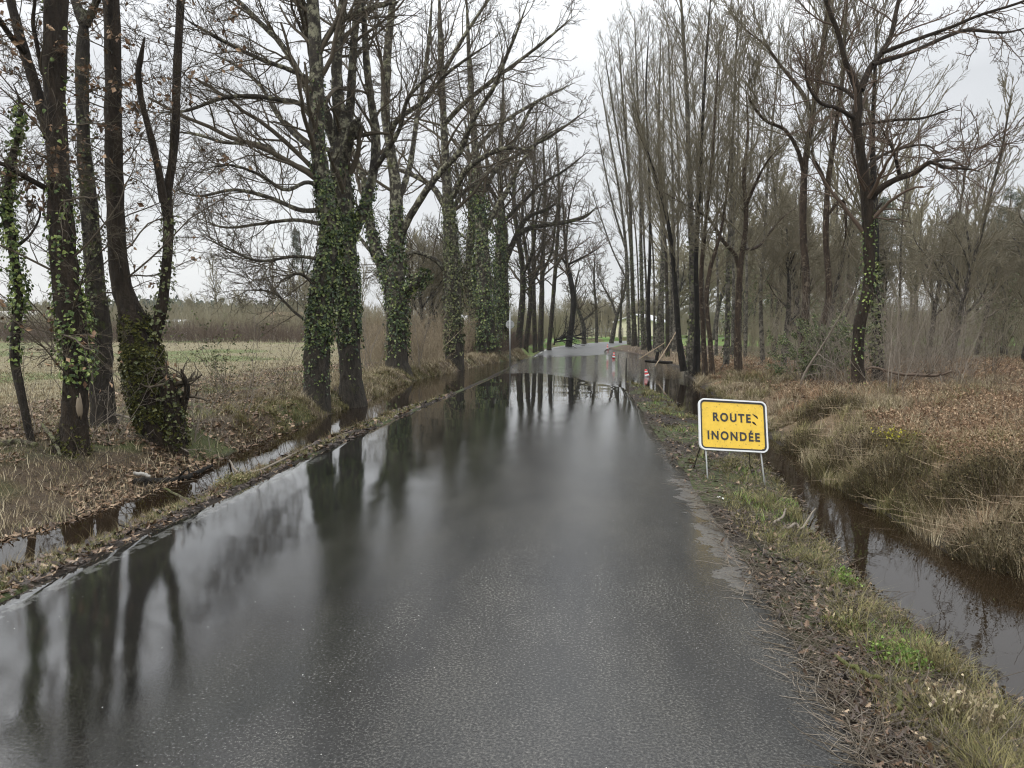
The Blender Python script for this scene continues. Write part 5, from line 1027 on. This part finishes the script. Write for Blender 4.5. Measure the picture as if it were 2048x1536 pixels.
def sign():
    SY = 8.62; W_, H_ = .80, .60
    base = at(1468, 903, SY); root = thing('flood_sign', 'yellow flood warning panel with black lettering on metal legs beside the road', 'road sign', base)
    root.rotation_euler = Euler((R_(-19), R_(3.6), R_(4)), 'XYZ')
    m, n, b = mat('yellow_reflective_sheet'); f = noise(n, 7, 6, .7); sp = ramp(n, f, [(.30, (.40, .26, .03)), (.40, (.70, .46, .04)), (.55, (.78, .51, .045)), (.8, (.80, .55, .07))])
    f2 = noise(n, 40, 4, .6); n.links.new(mixc(n, ramp(n, f2, [(.62, (0, 0, 0)), (.68, (1, 1, 1))]), sp, (.22, .14, .04)), b.inputs['Base Color']); b.inputs['Roughness'].default_value = .38
    def sub(nm, V, Q, T3, mt, z=H_ / 2):
        mb = MB(); V = np.asarray(V, float) + [0, 0, z]; mb.add(V, Q, T3); return link(nm, mb.mesh(nm, False), mt, root)
    V, Q, T3 = plate(W_ - .07, H_ - .07, .04, -.004, .0048); sub('panel', V, Q, T3, m)
    V, Q = ringplate(W_ - .032, H_ - .032, .06, .020, -.009, .003); sub('border', V, Q, None, M['black'])
    V, Q = ringplate(W_, H_, .07, .017, -.018, .02); sub('frame', V, Q, None, M['white'])
    txt = []
    for s, z, dx, tw in (('ROUTE', .345, -.012, .445), ('INONDÉE', .130, .002, .61)):
        cu = bpy.data.curves.new('letters', 'FONT'); cu.body = s; cu.size = .135; cu.align_x = 'CENTER'; cu.space_character = 1.30; cu.offset = .0045; cu.extrude = .0012; cu.resolution_u = 6
        to = bpy.data.objects.new('letters', cu); SC.collection.objects.link(to); bpy.context.view_layer.update()
        me = bpy.data.meshes.new_from_object(to.evaluated_get(bpy.context.evaluated_depsgraph_get())); bpy.data.objects.remove(to)
        k = max(v.co.x for v in me.vertices) - min(v.co.x for v in me.vertices); xm = (max(v.co.x for v in me.vertices) + min(v.co.x for v in me.vertices)) / 2
        me.transform(Matrix.Scale(tw / k, 4, (1, 0, 0)) @ Matrix.Translation((-xm, 0, 0))); me.transform(Matrix.Translation((dx, -.0065, z)) @ Matrix.Rotation(R_(90), 4, 'X')); link('lettering', me, M['black'], root)
    # torn scratches beside the words
    for nm, pts in (('scratch', [(.235, .445, .004), (.258, .43, .011), (.283, .412, .013), (.293, .395, .007)]), ('scratch', [(.225, .355, .0048), (.245, .343, .016), (.262, .328, .01), (.27, .318, .004)]), ('scratch', [(.33, .042, .0048), (.36, .038, .010), (.385, .047, .01)])):
        A = rs([(x, -.0045, z, r) for x, z, r in pts], 10); mb = MB(); mb.tube(A[:, :3] * [1, 1, 1], A[:, 3] * .8, 7)
        me = mb.mesh('scratch'); v = np.zeros(len(me.vertices) * 3); me.vertices.foreach_get('co', v); v = v.reshape(-1, 3); v[:, 1] = -.0045 + (v[:, 1] + .0045) * .12 - .0005; me.vertices.foreach_set('co', v.ravel()); link(nm, me, M['bark_oak'], root)
    # legs: two front tubes in the plane of the panel, two thin struts behind
    bpy.context.view_layer.update(); inv = root.matrix_world.inverted()
    def L2(p): return np.array(inv @ Vector(p))
    for px0, px1, py1, yb in ((1409, 1416, 968, 8.45), (1523, 1531, 970, 8.5)):
        top = np.array([(px0 - 1466) * SY / F, .004, .05]); top2 = top + [0, 0, .45]; foot = at(px1, py1, yb); foot[2] = float(ground(foot[0], foot[1])) - .06
        mb = MB(); f = L2(foot); mb.tube([top2 + [0, .018, 0], top + [0, .018, 0], f], .0085, 10); link('leg', mb.mesh('leg'), M['pale_metal'], root)
    for px0, px1, py1 in ((1407, 1386, 945), (1500, 1502, 930)):
        top = np.array([(px0 - 1466) * SY / F, .03, .2]); foot = at(px1, py1, 9.15); foot[2] = float(ground(foot[0], foot[1])) - .04
        mb = MB(); mb.tube([top, L2(foot)], .006, 8); link('strut', mb.mesh('strut'), M['darkstake'], root)
    mb = MB(); mb.tube([L2(at(1415, 950, 8.5)), L2(at(1530, 953, 8.55))], .004, 6)
sign()

# ------------------------------------------------------------------ cones, stakes, round sign
def cone(px, pb, pt, Y, tilt, label):
    zb = WATER; k = at(px, pb, Y); base = np.array([k[0], Y, min(k[2], zb if Y < 58 else k[2])]); h = (pb - pt) * Y / F
    root = thing('traffic_cone', label, 'cone', base - [0, 0, .15], 'cones marking the flooded road edge'); root.rotation_euler = tilt; H = h + .15
    def seg(a, b, nm, mt, e=0):
        mb = MB(); r = lambda t: .12 * (1 - t) + .04 * t + e; mb.tube([(0, 0, a * H), (0, 0, b * H)], [r(a), r(b)], 16); link(nm, mb.mesh(nm, True), mt, root)
    seg(0, 1, 'body', M['red']); seg(.38, .58, 'white_band', M['white'], .004); seg(.74, .86, 'white_band', M['white'], .004)
    mb = MB(); mb.box((0, 0, .02), (.15, .15, .02)); link('base', mb.mesh('base', False), M['darkstake'], root)
cone(1227, 716, 704, 45, (.03, .05, 0), 'red and white cone standing in the flood water, middle one')
cone(1215, 700, 689, 62, (0, 0, 0), 'farthest small red and white cone at the dry road')
cone(1296, 752, 737, 28.3, (.05, -.22, 0), 'tilted red and white cone in the dark ditch water')
def stake(px, pb, pt, Y, r, label, name='stake', m='darkstake', cat='stake', group='stakes in the flood'):
    p = at(px, pb, Y); h = (pb - pt) * Y / F; mb = MB(); mb.tube([(0, 0, -.4), (.0, 0, h * .5), (.012, 0, h)], [r, r, r * .9], 8)
    mb.box((0.012, 0, h), (r * .8, r * .8, r * .6)); o = tag(link(name, mb.mesh(name), M[m]), label, cat, group); o.location = p
stake(1236, 731, 710, 36.5, .022, 'thin dark stake in the flood beside the middle cone'); stake(1252, 748, 717, 30, .025, 'taller dark stake in the flood nearest the camera')
def round_sign():
    Y = 35.0; b = at(1020, 725, Y); b[2] = WATER - .3; root = thing('round_road_sign', 'round road sign seen from its grey back on a tall pole in the flooded verge', 'road sign', b)
    top = at(1020, 625, Y)[2] - b[2]; mb = MB(); mb.tube([(0, 0, 0), (0, 0, top)], .03, 12); link('pole', mb.mesh('pole'), M['metal'], root)
    zc = at(1020, 649, Y)[2] - b[2]; mb = MB(); mb.tube([(0, .045, zc), (0, .060, zc)], .19, 32); link('disc', mb.mesh('disc', False), M['sign_back'], root)
    mb = MB(); a = np.linspace(0, 2 * np.pi, 33); mb.tube(np.c_[.19 * np.cos(a), a * 0 + .05, zc + .19 * np.sin(a)], .008, 6, False); link('rim', mb.mesh('rim'), M['metal'], root)
    for dz in (-.09, .09):
        mb = MB(); mb.box((0, .033, zc + dz), (.12, .010, .015)); link('bracket', mb.mesh('bracket', False), M['metal'], root)
round_sign()
# meadow fence behind the bend
p0 = at(1165, 675, 84); p1 = at(1262, 675, 92)
fr = thing('meadow_fence', 'wire fence on wooden posts along the green meadow behind the bend', 'fence', (p0[0], p0[1], float(ground(p0[0], p0[1]))))
n = 12
for i in range(n):
    t = i / (n - 1); x = (p1[0] - p0[0]) * t; y = (p1[1] - p0[1]) * t; z = float(ground(p0[0] + x, p0[1] + y)) - float(ground(p0[0], p0[1]))
    mb = MB(); mb.tube([(x, y, z - .2), (x + rng.normal(0, .03), y, z + 1.15)], [.06, .05], 7); link('post', mb.mesh('post'), M['postwood'], fr)
for h in (.4, .75, 1.05):
    mb = MB(); mb.tube([(0, 0, h), ((p1[0] - p0[0]) / 2, (p1[1] - p0[1]) / 2, h - .02), (p1[0] - p0[0], p1[1] - p0[1], h)], .008, 4); link('wire', mb.mesh('wire'), M['metal'], fr)

# ------------------------------------------------------------------ buildings
def gable(name, label, px, Y, w, dpt, hw, hr, rot, wall, roof, wins=(), door=None, over=.35):
    p = at(px, 690, Y); root = thing(name, label, 'building', (p[0], Y, float(ground(p[0], Y)) - .2)); root.rotation_euler = (0, 0, rot)
    mb = MB(); x, y = w / 2, dpt / 2
    V = [(-x, -y, 0), (x, -y, 0), (x, y, 0), (-x, y, 0), (-x, -y, hw), (x, -y, hw), (x, y, hw), (-x, y, hw), (-x, 0, hw + hr), (x, 0, hw + hr)]
    mb.add(V, [[0, 1, 5, 4], [2, 3, 7, 6], [3, 0, 4, 7], [1, 2, 6, 5]], [[4, 7, 8], [5, 9, 6]]); link('wall', mb.mesh('wall', False), wall, root)
    mb = MB(); sl = math.atan2(hr, y); ln = (y + over) / math.cos(sl) / 2
    for s in (-1, 1):
        Mx = np.array(Matrix.Rotation(-s * sl, 3, 'X')); c = np.array([0, s * (y + over) / 2, hw + hr - (y + over) / 2 * math.tan(sl) + .09]); mb.box(c, (x + over, ln, .07), Mx)
    link('roof', mb.mesh('roof', False), roof, root)
    mb = MB(); mb.tube([(-x - over, -y - over, hw - .12), (x + over, -y - over, hw - .12)], .07, 8); link('gutter', mb.mesh('gutter'), M['white'], root)
    for (wx, wz, ww, wh) in wins:
        mb = MB(); mb.box((wx, -y - .01, wz), (ww / 2 + .06, .03, wh / 2 + .06)); f = link('window', mb.mesh('window', False), M['white'], root)
        mb = MB(); mb.box((wx, -y - .05, wz), (ww / 2, .012, wh / 2)); link('pane', mb.mesh('pane', False), M['glass'], f)
    return root
gable('shed', 'cream gabled shed with a white roof edge behind the green meadow', 1284, 108, 6, 5.6, 2.3, .95, R_(62), M['plaster'], M['white'], [(-2.5, 1.6, .9, .8)])
gable('house', 'low house with a clay tiled roof across the field beside the ivied pair', 570, 150, 9, 7, 2.7, 1.6, R_(5), M['plaster_w'], M['tiles'], [(-4, 1.5, 1.2, 1.2), (-1, 1.4, 1, 1.9), (2.5, 1.5, 1.4, 1.2), (4.8, 1.5, 1, 1.2)])
gable('house', 'pale roofed house across the field by the frame edge', 5, 110, 12, 7, 2.4, 1.4, R_(-8), M['plaster_w'], M['plaster_w'], [(-3, 1.4, 1.2, 1.1), (1, 1.4, 1.2, 1.1), (4, 1.4, 1.2, 1.1)])
gable('caravan', 'small white caravan across the field between two dark trunks', 346, 105, 4.2, 2.2, 2.2, .25, R_(10), M['white'], M['white'], [(-1, 1.5, 1, .5), (1, 1.5, .8, .5)], over=.1)
gable('house', 'little white outbuilding glimpsed behind the scarred ivy oak', 932, 90, 3.2, 3, 2.2, .6, R_(0), M['white'], M['white'], [(0, 1.4, .8, .8)], over=.15)

# ------------------------------------------------------------------ damp air
mb = MB(); mb.box((0, 355, 18.5), (760, 395, 21.5)); hz_ = link('haze', mb.mesh('haze', False)); hm_ = bpy.data.materials.new('damp_air'); hm_.use_nodes = True; t_ = hm_.node_tree; t_.nodes.clear()
v_ = N(t_, 'ShaderNodeVolumePrincipled'); v_.inputs['Color'].default_value = (.90, .93, .96, 1); v_.inputs['Density'].default_value = .00025; v_.inputs['Anisotropy'].default_value = .0
o_ = N(t_, 'ShaderNodeOutputMaterial'); t_.links.new(v_.outputs[0], o_.inputs['Volume']); hz_.data.materials.append(hm_); tag(hz_, kind='stuff')
SC.cycles.volume_bounces = 1
